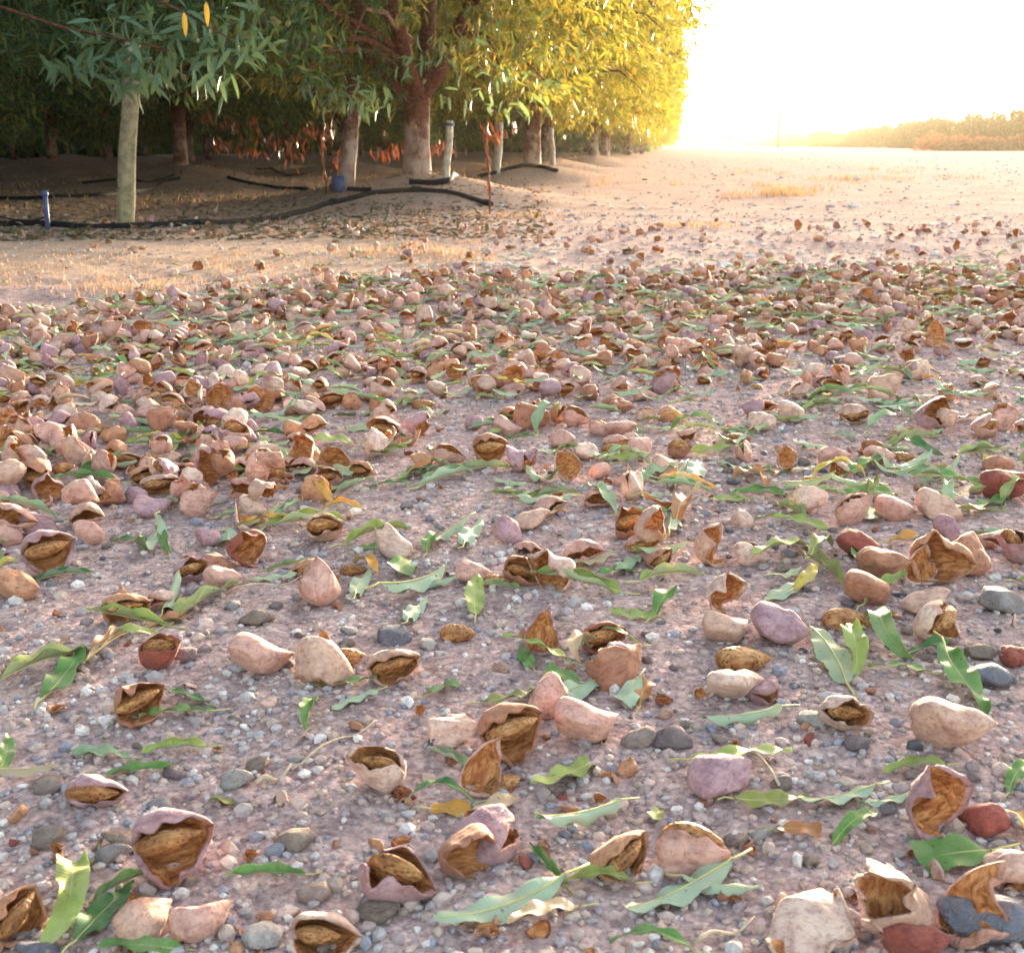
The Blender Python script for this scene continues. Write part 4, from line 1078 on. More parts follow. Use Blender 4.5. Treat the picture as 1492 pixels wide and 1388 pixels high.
def build_stones():
    rng = random.Random(3)
    lst = []
    for px, py, w, c, lab in HSTONE:
        x, y = on_ground(px, py + .12 * w); dist = math.sqrt(x * x + y * y + CAM_H ** 2)
        lst.append((x, y, w / FPX * dist / 2, c, lab, rng.uniform(-.4, .4)))
    while len(lst) < 290:
        y = math.sqrt(rng.uniform(.5 ** 2, 1.5 ** 2)); x = y * rng.uniform(-.47, .47)
        px, py, f = to_px(x, y, 0)
        if rng.random() > (0.25 + 0.5 * sstep(900, 1300, px)) * (1 if rng.random() < .5 else float(vnoise(x, y, .15, 61))): continue
        if any(math.hypot(x - a[0], y - a[1]) < a[2] + .006 for a in lst): continue
        lst.append((x, y, min(.013, rng.lognormvariate(math.log(.0052), .35)), rng.choices(list(SCOL), [16, 12, 14, 22, 16, 6, 16])[0], None, rng.uniform(0, 6.3)))
    GW = {'grey': 'plain grey', 'blue': 'slate-blue', 'white': 'whitish', 'tan': 'buff', 'mauve': 'mauve-brown', 'dark': 'near-black', 'pink': 'pinkish'}
    for x, y, r, c, lab, yaw in lst:
        me, V = rng.choice(ST)
        t = np.array(SCOL[c]) * rng.uniform(.85, 1.15)
        o = add('pebble', me, None, (x, y, float(gz(x, y)) + r * .22), (rng.uniform(-.25, .25), rng.uniform(-.25, .25), yaw), r, tuple(t))
        if lab: tag(o, lab, 'stone', 'stones with a look of their own')
        else: tag(o, 'small ' + GW[c] + ' pebble next to ' + near_words(x, y, None), 'pebble', GW[c] + ' pebbles')
    # coarser stones over the far track and headland: one mass
    g = np.random.default_rng(18); n = 10000
    y = 3.5 + g.uniform(0, 1, n) ** 1.9 * 34; x = y * g.uniform(-.5, .55, n)
    k = (x * LDIR[0] + y * LDIR[1] > -.9 + .3 * g.normal(size=n)) & ((x > -.6) | (y > 6)); x, y = x[k], y[k]; n = len(x)
    r = np.clip(g.lognormal(math.log(.0075), .5, n), .003, .03) * (1 + .02 * y)
    V = ICO1[None] * (1 + .22 * g.normal(size=(n, 12, 1)).clip(-1.5, 1.5) * .7)
    V = V * np.stack([r, r * g.uniform(.6, 1, n), r * g.uniform(.28, .5, n)], 1)[:, None]
    a = g.uniform(0, 6.3, n); ca, sa = np.cos(a)[:, None], np.sin(a)[:, None]
    X = V[..., 0] * ca - V[..., 1] * sa + x[:, None]; Y = V[..., 0] * sa + V[..., 1] * ca + y[:, None]
    Z = V[..., 2] + (gz(x, y) + r * .15)[:, None]
    F = (ICOF1[None] + (np.arange(n) * 12)[:, None, None]).reshape(-1, 3)
    pal = np.array([SCOL[c] for c in ('grey', 'white', 'tan', 'pink', 'mauve', 'tan', 'pink', 'white')])
    C = np.minimum(.8, pal[g.integers(0, len(pal), n)] * g.uniform(1.0, 1.6, (n, 1)))
    me = make_mesh('track_stones', np.stack([X, Y, Z], -1).reshape(-1, 3), F, M['stone_attr'], None, False, np.repeat(C, 12, 0))
    tag(add('track_stones', me), 'loose stones strewn over the far track and headland', 'stones', None, 'stuff')
    # fine gravel: one mass
    g = np.random.default_rng(8)
    n = 34000
    y = np.concatenate([0.42 + (g.uniform(0, 1, n - 9000) ** 1.6) * 2.0, 2.0 + g.uniform(0, 1, 9000) ** 1.5 * 5])
    x = y * g.uniform(-.56, .56, n)
    keep = g.uniform(0, 1, n) < 0.30 + 0.9 * vnoise(x, y, .13, 91) * (0.55 + 0.6 * vnoise(x, y, .5, 95))
    x, y = x[keep], y[keep]; n = len(x)
    r = np.clip(g.lognormal(math.log(.0021), .42, n), .001, .0065) * (1 + .25 * y)
    V = ICO1[None] * (1 + .22 * g.normal(size=(n, 12, 1)).clip(-1.5, 1.5) * .7)
    V = V * np.stack([r, r * g.uniform(.6, 1, n), r * g.uniform(.45, .8, n)], 1)[:, None]
    a = g.uniform(0, 6.3, n); ca, sa = np.cos(a)[:, None], np.sin(a)[:, None]
    X = V[..., 0] * ca - V[..., 1] * sa + x[:, None]; Y = V[..., 0] * sa + V[..., 1] * ca + y[:, None]
    Z = V[..., 2] + (gz(x, y) + r * .2)[:, None]
    F = (ICOF1[None] + (np.arange(n) * 12)[:, None, None]).reshape(-1, 3)
    pal = np.array([SCOL[c] for c in ('grey', 'blue', 'white', 'tan', 'mauve', 'grey', 'pink', 'tan', 'pink', 'mauve', 'white', 'pink')])
    C = pal[g.integers(0, len(pal), n)] * g.uniform(.85, 1.3, (n, 1))
    me = make_mesh('gravel', np.stack([X, Y, Z], -1).reshape(-1, 3), F, M['stone_attr'], None, False, np.repeat(C, 12, 0))
    tag(add('gravel', me), 'fine mixed gravel strewn over the dry soil', 'gravel', None, 'stuff')
build_stones()

# ------------------------------------------------------------------ dry stems on the soil
def straw(pts, r, label):
    P = [(*on_ground(a, b),) for a, b in pts]
    P = np.array([(x, y, float(gz(x, y)) + .004) for x, y in P])
    t = np.linspace(0, 1, 9); k = np.linspace(0, 1, len(P))
    path = np.stack([np.interp(t, k, P[:, i]) for i in range(3)], 1)
    path[:, 2] += .003 * np.sin(t * 7)
    V, F = tube(path, np.linspace(r, r * .5, 9), 6)
    a = Acc(); a.put(V, F)
    tag(add('dry_straw', a.mesh('dry_straw', [M['straw']])), label, 'straw', 'dry straws on the soil')
straw([(440, 1125), (500, 1085), (548, 1066)], .0009, 'thin straw-coloured stem bent over the gravel')
straw([(375, 1150), (400, 1145), (425, 1127)], .0018, 'short thick bleached stem piece on gravel')
straw([(1010, 1380), (1060, 1360), (1100, 1340)], .0013, 'dark woody twig lying on the gravel')
straw([(1135, 1155), (1090, 1100), (1095, 1090)], .0010, 'fine pale stalk beside the purple-brown tilted hull')
straw([(810, 918), (850, 925), (880, 930)], .0008, 'hair-thin yellow stalk behind a standing half husk')
straw([(330, 870), (400, 862), (440, 850)], .0008, 'thin yellow stalk near a round buff stone')

# ------------------------------------------------------------------ dry grass
def grass_mass(name, label, spots, rng, mat):
    """spots: list of (x, y, n, spread, height)"""
    VV, n = [], 0
    for x0, y0, cnt, sp, h in spots:
        x = x0 + rng.normal(0, sp, cnt); y = y0 + rng.normal(0, sp, cnt)
        z = gz(x, y)
        a = rng.uniform(0, 6.28, cnt); hh = h * rng.uniform(.4, 1.2, cnt); lean = hh * rng.uniform(.2, 1.3, cnt); b = rng.uniform(0, 6.28, cnt)
        w = .0011 * (1 + .22 * np.hypot(x0, y0)) * rng.uniform(.6, 1.2, cnt)
        wx, wy = np.cos(a) * w, np.sin(a) * w
        mx, my = np.cos(b) * lean, np.sin(b) * lean
        P = np.stack([np.stack([x - wx, y - wy, z - .002], 1), np.stack([x + wx, y + wy, z - .002], 1),
                      np.stack([x + mx * .4 + wx * .7, y + my * .4 + wy * .7, z + hh * .65], 1), np.stack([x + mx * .4 - wx * .7, y + my * .4 - wy * .7, z + hh * .65], 1),
                      np.stack([x + mx, y + my, z + hh * .9], 1)], 1)
        VV.append(P.reshape(-1, 3)); n += cnt
    o = np.arange(n) * 5
    q = np.stack([o, o + 1, o + 2, o + 3], 1); t = np.stack([o + 3, o + 2, o + 4], 1)
    me = make_mesh(name, np.concatenate(VV), [q, t], mat, None, True)
    tag(add(name, me), label, 'grass', None, 'stuff')
def build_grass():
    g = np.random.default_rng(21)
    sp = []
    for _ in range(170):                                     # band of low straw along the headland
        px = g.uniform(-150, 720); c = np.interp(px, [-150, 0, 250, 480, 720], [405, 402, 405, 385, 362])
        py = c + g.normal(0, 13)
        if g.uniform() < .35: py = c - 25 + g.normal(0, 8)
        x, y = on_ground(px, py)
        sp.append((x, y, int(g.integers(4, 14)), .045, g.uniform(.006, .020)))
    for px, py, k in ((170, 425, 7), (215, 422, 7), (480, 410, 4), (540, 372, 10), (590, 366, 12), (640, 372, 10), (670, 380, 6), (330, 415, 5)):
        for _ in range(k):
            x, y = on_ground(px + g.normal(0, 22), py + g.normal(0, 4)); sp.append((x, y, 12, .05, .024))
    for px, py, k, w in ((1140, 284, 18, 20), (1165, 276, 8, 25), (1215, 262, 7, 35), (1010, 330, 9, 22), (1290, 262, 7, 50), (1310, 250, 5, 30), (1060, 288, 3, 20), (1110, 250, 4, 30), (930, 270, 3, 60), (780, 315, 6, 30)):
        for _ in range(k):
            x, y = on_ground(px + g.normal(0, w), py + g.normal(0, 2.5)); sp.append((x, y, 22, .10, .055 if py < 300 else .025))
    for _ in range(260):                                     # orchard floor
        s, lat = g.uniform(6, 26), g.uniform(-9, -0.6)
        x, y = row_xy(s, lat); sp.append((x, y, 16, .15, .035))
    grass_mass('dry_grass', 'low straw-coloured dry grass along the headland', sp, g, M['drygrass'])
build_grass()

# ------------------------------------------------------------------ trees
def leaf_batch(P, D, Nn, L, W):
    """two-triangle folded leaves: base points P, directions D, side normals Nn"""
    S = np.cross(D, Nn); S /= np.linalg.norm(S, axis=1)[:, None] + 1e-9
    n = len(P); L = L[:, None]; W = W[:, None]
    up = np.cross(S, D)
    a = P; tip = P + D * L - up * L * .12
    mid = P + D * L * .45
    l = mid + S * W / 2 + up * W * .18; r = mid - S * W / 2 + up * W * .18
    V = np.stack([a, r, tip, l], 1).reshape(-1, 3)
    o = np.arange(n) * 4
    T = np.concatenate([np.stack([o, o + 1, o + 2], 1), np.stack([o, o + 2, o + 3], 1)])
    return V, T
def sprays(rng, centres, outd, per, spread, L, W):
    """leafy twigs at the given centres; each carries `per` leaves hanging along it"""
    m = len(centres)
    td = outd + rng.normal(0, .55, (m, 3)); td[:, 2] -= .35
    td /= np.linalg.norm(td, axis=1)[:, None]
    t = rng.uniform(-.5, .5, (m, per))
    P = centres[:, None] + td[:, None] * (t * spread)[..., None] + rng.normal(0, .018, (m, per, 3))
    D = td[:, None] * .75 + rng.normal(0, .62, (m, per, 3)); D[..., 2] -= .45
    D /= np.linalg.norm(D, axis=2)[..., None]
    Nn = rng.normal(0, .6, (m, per, 3)); Nn[..., 2] += .9
    n = m * per
    return leaf_batch(P.reshape(-1, 3), D.reshape(-1, 3), Nn.reshape(-1, 3), L * rng.uniform(.65, 1.15, n), W * rng.uniform(.75, 1.15, n))

RX, RY = 1.72, 2.75      # crown half widths across and along the row
def limb_paths(rng, fork, base):
    """trunk and scaffold limbs as tapered paths"""
    paths = []
    lean = rng.normal(0, .03, 2)
    tr = np.array([(0, 0, -.12), (0, 0, 0), (lean[0] * .5, lean[1] * .5, .22), (lean[0], lean[1], fork)])
    paths.append((np.vstack([tr[:2], tr[2:], tr[-1] + (lean[0] * .3, lean[1] * .3, .06)]), [base * 1.45, base * 1.12, base * .95, base * 1.02, base * .9], 14, .05))
    ends = []
    k = 4
    for i in range(k):
        a = i * 2 * math.pi / k + rng.uniform(-.4, .4)
        dx, dy = math.cos(a) * RX * .55, math.sin(a) * RY * .5
        p0 = tr[-1] + np.array([math.cos(a) * .03, math.sin(a) * .03, -.03])
        P = [p0, p0 + (dx * .22, dy * .22, .30), p0 + (dx * .55, dy * .55, .95), p0 + (dx * .9, dy * .9, 1.9), p0 + (dx * 1.1, dy * 1.1, 2.9)]
        P = np.array(P) + np.vstack([np.zeros(3), rng.normal(0, .05, (4, 3))])
        paths.append((P, np.array([.075, .066, .05, .032, .012]) * base / .098, 9, .04))
        for j in range(5):
            f = rng.uniform(.6, 3.4); i0 = int(f); q = P[i0] + (P[min(i0 + 1, 4)] - P[i0]) * (f - i0)
            b = a + rng.uniform(-1.1, 1.1)
            L = rng.uniform(.7, 1.25)
            sub = np.array([q, q + (math.cos(b) * L * .35, math.sin(b) * L * .45, .10), q + (math.cos(b) * L * .75, math.sin(b) * L, .08), q + (math.cos(b) * L, math.sin(b) * L * 1.35, -.12)])
            paths.append((sub, [.026, .019, .012, .005], 6, .0))
    return paths
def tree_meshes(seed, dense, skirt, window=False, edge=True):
    rng = np.random.default_rng(seed)
    acc = Acc()
    for P, r, sg, jt in limb_paths(rng, rng.uniform(.52, .64), .088 if edge else .058):
        V, F = tube(P, r, sg, True, jt); acc.put(V, F)
    wood = acc.mesh('trunk', [M['bark']])
    # low part of the crown, finely leaved; upper part coarser (it only shades)
    m = dense
    a = rng.uniform(0, 2 * math.pi, m)
    rr = np.sqrt(rng.uniform(.06, 1, m)) * rng.uniform(.82, 1.04, m)
    lobes = 1 + .13 * np.sin(a * 3 + seed) + .08 * np.sin(a * 7 + seed * 2)
    z = skirt + rng.uniform(0, 1, m) ** 1.1 * 1.75
    z = z + .22 * (1 - rr) + .16 * np.sin(a * 4 + seed * 1.3) + rng.normal(0, .05, m)
    zz = np.clip((z - skirt) / 1.0, 0, 1)
    wid = .80 + .20 * sstep(0, .8, zz)
    X = np.cos(a) * RX * rr * lobes * wid; Y = np.sin(a) * RY * rr * lobes * wid
    keep = (np.hypot(X, Y) > .22) | (z > skirt + .5)
    if window:                                             # thin side where the limbs show
        keep &= ~((np.abs(np.arctan2(X, -Y)) < .42) & (rng.uniform(0, 1, m) < .86) & (z < 1.45))
    C = np.stack([X, Y, z], 1)[keep]
    out = np.stack([np.cos(a), np.sin(a), np.zeros(m)], 1)[keep]
    V1, T1 = sprays(rng, C, out, 15, .34, .088, .021)
    m2 = 1000
    a = rng.uniform(0, 2 * math.pi, m2); ph = rng.uniform(0, 1, m2)
    zz = 2.1 + ph * 2.7; w = np.sqrt(np.clip(1 - (ph - .1) ** 2, .02, 1)) * rng.uniform(.55, 1.02, m2)
    C2 = np.stack([np.cos(a) * RX * 1.02 * w, np.sin(a) * RY * w, zz], 1)
    V2, T2 = sprays(rng, C2, np.stack([np.cos(a), np.sin(a), np.zeros(m2)], 1), 15, .7, .17, .06)
    crown = make_mesh('crown', np.vstack([V1, V2]), np.vstack([T1, T2 + len(V1)]), M['leafy_sunglow' if edge else 'leafy'], None, False)
    return wood, crown
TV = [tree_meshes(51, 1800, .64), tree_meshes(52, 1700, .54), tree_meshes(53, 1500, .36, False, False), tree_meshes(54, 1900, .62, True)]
TREE_OB = {}
LABEL0 = ['big-trunked almond tree on a bare mound with the hose looped over it', 'second almond tree along the track edge, on its own mound', 'third almond tree along the track edge', 'fourth almond tree along the track edge', 'fifth almond tree along the track edge']
ORD = ['first', 'second', 'third', 'fourth', 'fifth', 'sixth', 'seventh', 'eighth', 'ninth', 'tenth', 'eleventh', 'twelfth', 'thirteenth']
def build_trees():
    rng = random.Random(9)
    for x, y, r, n in TREES:
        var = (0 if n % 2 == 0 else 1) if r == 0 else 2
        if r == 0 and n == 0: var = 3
        t = add('almond_tree', None, None, (x, y, float(ground_z(x, y)) - .01))
        rot = -AZ + (math.pi if rng.random() < .5 else 0) + rng.uniform(-.12, .12)
        if r == 0 and n == 0: rot = -AZ
        sc = rng.uniform(.88, 1.12) if not (r == 0 and n < 2) else 1.0
        t.rotation_euler = (0, 0, rot); t.scale = (sc, sc, sc * rng.uniform(.97, 1.06))
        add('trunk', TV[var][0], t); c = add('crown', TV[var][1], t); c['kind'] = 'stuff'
        if r == 0 and n < 5: lab = LABEL0[n]; grp = 'almond trees edging the track'
        elif r == 0: lab = 'small far almond tree in the row edging the track'; grp = 'far almond trees edging the track'
        elif r == 1 and n < 5: lab = ORD[n] + ' almond tree of the second row, behind the stakes'; grp = 'almond trees of the second row'
        else: lab = 'almond tree deep in the dark orchard behind the first two rows'; grp = 'almond trees deep in the orchard'
        tag(t, lab, 'tree', grp)
        TREE_OB[(r, n)] = t
build_trees()

def child_world(o, parent):
    """parent o while keeping its world placement"""
    Mx = Matrix.LocRotScale(parent.location, parent.rotation_euler, parent.scale)
    o.parent = parent; o.matrix_parent_inverse = Mx.inverted()
    return o

# single leaves one can pick apart on the overhanging branch (second row) and on the near tree
def tree_leaf_mesh(seed, bend):
    nu, nv = 7, 3
    u = np.linspace(0, 1, nu); w = np.clip(u, .001, 1) ** .6 * np.clip(1 - u, .001, 1) ** .8 / .435
    V = []
    for i in range(nu):
        for s in (-1, 0, 1):
            V.append((u[i], s * w[i] * .125, (abs(s) * w[i] * .05) - bend * u[i] ** 2))
    return make_mesh('leaf', V, grid_quads(nu, nv, 0, True), M['leafy_near'], None, True)
TLM = [tree_leaf_mesh(k, b) for k, b in enumerate((.1, .25, .4, .05))]
TLM_Y = [tree_leaf_mesh(9, .2)]
TLM_Y[0].materials[0] = M['yellowleaf']
def hang_leaves(tree, bunches, n, L=.085):
    """bunches: (px, py, depth, spread_px) centres of hanging leaf bunches"""
    rng = random.Random(n)
    for k in range(n):
        px, py, dp, sp = bunches[k % len(bunches)]
        p = at_depth(px + rng.gauss(0, sp), py + rng.gauss(0, sp * .45), dp + rng.gauss(0, .12))
        d = Vector((rng.gauss(0, .6), rng.gauss(0, .5), rng.uniform(-1.3, .25))).normalized()
        q = d.to_track_quat('X', 'Z') @ Euler((rng.uniform(-1.2, 1.2), 0, 0)).to_quaternion()
        o = add('leaf', rng.choice(TLM), None, p, q.to_euler(), L * rng.uniform(.75, 1.15))
        child_world(o, tree)
def twig_part(tree, pts, r, name='branch'):
    P = np.array([at_depth(*p) for p in pts])
    V, F = tube(P, np.linspace(r, r * .35, len(P)), 6)
    a = Acc(); a.put(V, F)
    child_world(add(name, a.mesh(name, [M['bark']])), tree)
T0 = TREE_OB[(1, 1)]
bun = [(120, 70, 5.3, 30), (165, 95, 5.2, 30), (95, 95, 5.3, 24), (205, 70, 5.2, 30), (240, 95, 5.1, 30), (255, 55, 5.2, 30), (190, 122, 5.2, 14), (195, 105, 5.2, 22), (175, 85, 5.2, 24), (155, 35, 5.3, 34), (300, 80, 5.2, 24), (310, 110, 5.1, 18), (200, 30, 5.3, 34), (280, 25, 5.2, 30), (365, 40, 5.3, 20), (365, 70, 5.3, 18), (330, 20, 5.3, 30)]
hang_leaves(T0, bun, 296, .098)
twig_part(T0, [(-260, -120, 5.9), (-60, -10, 5.6), (90, 40, 5.35), (190, 60, 5.2), (255, 75, 5.15)], .009)
twig_part(T0, [(60, -120, 5.6), (190, -20, 5.4), (280, 25, 5.25), (340, 60, 5.2)], .008)
for (px, py) in ((268, 18), (300, 3)):
    p = at_depth(px, py, 4.9)
    o = add('yellow_leaf', TLM_Y[0], None, p, Vector((.1, -.3, -1)).to_track_quat('X', 'Z').to_euler(), .09); child_world(o, T0)
    o['label'] = 'yellow leaf hanging among green ones'
T1 = TREE_OB[(0, 0)]
def branch_foliage(tree):
    rng = np.random.default_rng(88); m = 330
    px = rng.uniform(-120, 470, m); py = rng.uniform(-60, 150, m)
    k = py < 128 - 50 * np.abs(np.sin(px * .021)) + rng.normal(0, 10, m); px, py = px[k], py[k]; m = len(px)
    C = np.array([at_depth(a, b, 5.7 + rng.uniform(0, 1.6)) for a, b in zip(px, py)])
    V, T = sprays(rng, C, rng.normal(0, 1, (m, 3)), 13, .3, .085, .021)
    o = add('outer_foliage', make_mesh('outer_foliage', V, T, M['leafy'], None, False)); o['kind'] = 'stuff'
    child_world(o, tree)
branch_foliage(T0)
bun1 = [(460, 130, 7.0, 24), (495, 125, 7.0, 26), (520, 155, 7.0, 14), (470, 55, 7.1, 24), (540, 140, 7.0, 20), (620, 85, 7.0, 20), (735, 105, 7.2, 22), (795, 120, 7.2, 16), (660, 60, 7.1, 28), (720, 40, 7.2, 36), (820, 60, 7.3, 34), (700, 140, 7.2, 24), (770, 160, 7.4, 20)]
hang_leaves(T1, bun1, 260)
twig_part(T1, [(580, 75, 8.2), (540, 45, 7.9), (490, 20, 7.5), (440, -20, 7.2)], .028)
twig_part(T1, [(575, 90, 8.2), (530, 72, 7.8), (480, 75, 7.4), (450, 100, 7.1)], .016)
twig_part(T1, [(600, 60, 8.2), (570, 30, 8.0), (545, -30, 7.8)], .022)
# green-gold almonds still on the branches
HV = HM[('closed', 0)][0]
for px, py, dp in ((398, 30, 5.2), (420, 36, 5.2), (255, 108, 5.1), (268, 114, 5.1), (285, 53, 5.15), (405, 35, 5.2)):
    p = at_depth(px, py, dp)
    o = add('almond_fruit', HV, None, p, (random.uniform(0, 3), 1.2, random.uniform(0, 3)), .7, (.20, .21, .075)); child_world(o, T0)
for px, py, dp in ((560, 195, 7.0), (568, 175, 7.0), (618, 120, 7.0), (605, 185, 7.2), (520, 200, 7.1)):
    p = at_depth(px, py, dp)
    o = add('almond_fruit', HV, None, p, (random.uniform(0, 3), 1.2, random.uniform(0, 3)), .7, (.30, .22, .09)); child_world(o, T1)

# dead rust-coloured leaf clusters
def dead_cluster(tree, spots, per=16):
    rng = np.random.default_rng(int(spots[0][0]))
    VV, TT, n = [], [], 0
    for px, py, dp, sw, sh in spots:
        P = np.array([at_depth(px + rng.normal(0, sw), py + rng.normal(0, sh), dp + rng.normal(0, .15)) for _ in range(per)])
        D = rng.normal(0, .35, (per, 3)); D[:, 2] -= 1; D /= np.linalg.norm(D, axis=1)[:, None]
        V, T = leaf_batch(P, D, rng.normal(0, 1, (per, 3)), .085 * rng.uniform(.6, 1.1, per), .026 * rng.uniform(.7, 1.2, per))
        VV.append(V); TT.append(T + n); n += len(V)
    o = add('dead_leaves', make_mesh('dead_leaves', np.concatenate(VV), np.concatenate(TT), M['dead'], None, False))
    o['kind'] = 'stuff'; o['label'] = 'clusters of rust-red dead leaves hanging below the crown'
    child_world(o, tree)
dead_cluster(TREE_OB[(1, 2)], [(300, 172, 10.2, 16, 8), (345, 178, 10.2, 12, 8), (372, 180, 10, 8, 8), (318, 205, 10, 8, 5), (340, 208, 10, 10, 5), (372, 218, 10, 8, 4), (395, 205, 10, 10, 6), (420, 220, 10, 10, 8), (432, 205, 10, 12, 8), (452, 190, 9.8, 8, 8)])
dead_cluster(T1, [(575, 215, 8.6, 12, 7), (640, 212, 8.6, 9, 6), (725, 185, 8.4, 14, 6), (712, 192, 8.0, 8, 6), (478, 190, 8.4, 8, 12), (492, 232, 8.6, 5, 8), (560, 222, 8.8, 10, 6)])

# ------------------------------------------------------------------ dead reddish shoots standing at the mounds
def dead_shoot(px, ytop, ybot, label, seed):
    x, y = on_ground(px, ybot)
    rng = np.random.default_rng(seed)
    z0 = float(gz(x, y)); d = y
    ztop = float(at_depth(px, ytop, d)[2])
    t = np.linspace(0, 1, 10)
    P = np.stack([x + .02 * np.sin(t * 5 + seed) * t, y + .02 * np.cos(t * 4), z0 + (ztop - z0) * t], 1)
    root = add('dead_shoot', None, None, (x, y, z0))
    V, F = tube(P - (x, y, z0), np.linspace(.006, .0035, 10), 6)
    a = Acc(); a.put(V, F); add('stem', a.mesh('stem', [M['dead']]), root)
    for k in range(26):
        tt = rng.uniform(.35, 1); i = int(tt * 9)
        o = add('dry_leaf', DL[k % 2], root, P[i] - (x, y, z0), (rng.uniform(-.6, .6), 1.1 + rng.uniform(-.4, .5), rng.uniform(0, 6.3)), .06 * rng.uniform(.6, 1.1))
    tag(root, label, 'shoot')
DL = []
for k in range(2):
    me = tree_leaf_mesh(20 + k, .35 + .2 * k); me.materials[0] = M['dead']; DL.append(me)
dead_shoot(713, 180, 312, 'rust-red dead shoot standing at the hose end', 1)
dead_shoot(475, 180, 284, 'rust-red dead shoot beside the blue-footed young tree', 2)

# ------------------------------------------------------------------ posts, young tree, hoses, riser
def post(name, px0, py0, px1, py1, wpx, mat, label, seed=0, extra=None):
    x, y = on_ground(px0, py0)
    p1 = at_depth(px1, py1, y)
    z0 = float(gz(x, y))
    r = wpx / FPX * y / 2
    root = add(name, None, None, (x, y, z0))
    L = p1 - np.array([x, y, z0])
    t = np.linspace(-.08, 1, 12)
    path = np.outer(t, L) + np.stack([.004 * np.sin(t * 9 + seed), 0 * t, 0 * t], 1)
    V, F = tube(path, r * np.linspace(1.05, .9, 12), 14, True, .035)
    a = Acc(); a.put(V, F); add('shaft', a.mesh('shaft', [mat]), root)
    tag(root, label, 'post', None)
    return root, L, r
def ring_tie(root, L, r, f, mat, name='tie', h=.03):
    c = L * f
    V, F = tube(np.array([c - L / np.linalg.norm(L) * h / 2, c + L / np.linalg.norm(L) * h / 2]), r * 1.12, 14)
    a = Acc(); a.put(V, F); add(name, a.mesh(name, [mat]), root)
rt, L, r = post('wooden_post', 181, 330, 194, 60, 25, M['post'], 'stout grey-green wooden post under the overhanging branch', 1)
ring_tie(rt, L, r, .76, M['blue'], 'blue_band', .03)
rt, L, r = post('wooden_stake', 649, 264, 656, 176, 11, M['palepost'], 'thin pale stake with blue top behind the big-trunked tree', 2)
ring_tie(rt, L, r, .94, M['blue'], 'blue_cap', .018)
rt, L, r = post('wooden_stake', 723, 252, 728, 178, 12, M['palepost'], 'pale leaning stake beside the rust-red shoot and hose', 3)
rt, L, r = post('wooden_stake', 806, 240, 803, 186, 7, M['palepost'], 'far thin stake between second and third track-edge trees', 4)
def young_tree():
    x, y = on_ground(503, 277); z0 = float(gz(x, y))
    root = add('young_tree', None, None, (x, y, z0))
    P = np.array([at_depth(503, 280, y), at_depth(506, 240, y), at_depth(511, 200, y), at_depth(514, 160, y), at_depth(512, 110, y)]) - (x, y, z0)
    V, F = tube(P, [.06, .055, .05, .045, .03], 10, True, .04)
    a = Acc(); a.put(V, F); add('trunk', a.mesh('trunk', [M['bark']]), root)
    V, F = tube(np.array([P[0] + (-.02, 0, 0), P[0] + (-.022, 0, .10)]), [.066, .060], 12)
    a = Acc(); a.put(V, F); add('trunk_guard', a.mesh('trunk_guard', [M['blue']]), root)
    rng = np.random.default_rng(4); m = 130
    C = np.stack([rng.normal(0, .28, m), rng.normal(0, .28, m), rng.uniform(.62, 1.5, m)], 1)
    V, T = sprays(rng, C, rng.normal(0, 1, (m, 3)), 14, .3, .075, .018)
    c = add('crown', make_mesh('crown', V, T, M['leafy'], None, False), root); c['kind'] = 'stuff'
    tag(root, 'slim replanted almond tree with blue guard at its foot', 'tree')
young_tree()
def hose(name, pts, r, label, lift=.0, kids=()):
    """pts: photo pixels on the ground; optional third value lifts the hose in metres"""
    P = []
    for p in pts:
        x, y = on_ground(p[0], p[1]); P.append((x, y, (p[2] if len(p) > 2 else 0)))
    P = np.array(P)
    k = np.linspace(0, 1, len(P)); t = np.linspace(0, 1, 70)
    # Catmull-like smoothing
    path = np.stack([np.interp(t, k, P[:, i]) for i in range(3)], 1)
    for _ in range(4): path[1:-1] = (path[:-2] + 2 * path[1:-1] + path[2:]) / 4
    path[:, 2] += gz(path[:, 0], path[:, 1]) + r * .7
    path[:, 1] += .012 * np.sin(t * 23)
    root = add(name, None, None, tuple(path[0]))
    V, F = tube(path - path[0], r, 8); a = Acc(); a.put(V, F)
    add('pipe', a.mesh('pipe', [M['hose']]), root)
    for f in kids:
        i = int(f * 69); d = path[min(i + 1, 69)] - path[i]; d /= np.linalg.norm(d) + 1e-9
        V, F = tube(np.array([path[i] - d * .03, path[i] + d * .03]) - path[0], r * 1.35, 8); a = Acc(); a.put(V, F)
        add('coupling', a.mesh('coupling', [M['hose']]), root)
    tag(root, label, 'hose', 'irrigation hoses')
hose('irrigation_hose', [(-260, 326), (-100, 327), (0, 329), (90, 331), (180, 334), (260, 331), (330, 327), (395, 320), (440, 311), (480, 299), (520, 288), (560, 281), (610, 279), (650, 282), (685, 291), (716, 300)], .016, 'thick black hose looping over the big tree\'s mound and ending by the shoot', 0, (.62, .80, .99))
hose('irrigation_hose', [(-60, 293), (60, 291), (150, 287), (200, 281), (235, 268), (262, 262)], .016, 'black hose running up to the second-row mound behind the post')
hose('irrigation_hose', [(332, 260), (365, 268), (410, 275), (450, 277), (500, 279), (540, 279)], .016, 'black hose from second-row mound to the blue-footed young tree')
hose('irrigation_hose', [(596, 268), (630, 270), (660, 266), (690, 260), (715, 255), (745, 246), (765, 243), (790, 245), (812, 251)], .02, 'black hose draped over the second track-edge mound')
hose('irrigation_hose', [(375, 250, .03), (420, 257), (470, 248), (500, 240)], .014, 'thin hose sagging between mounds deep in the orchard')
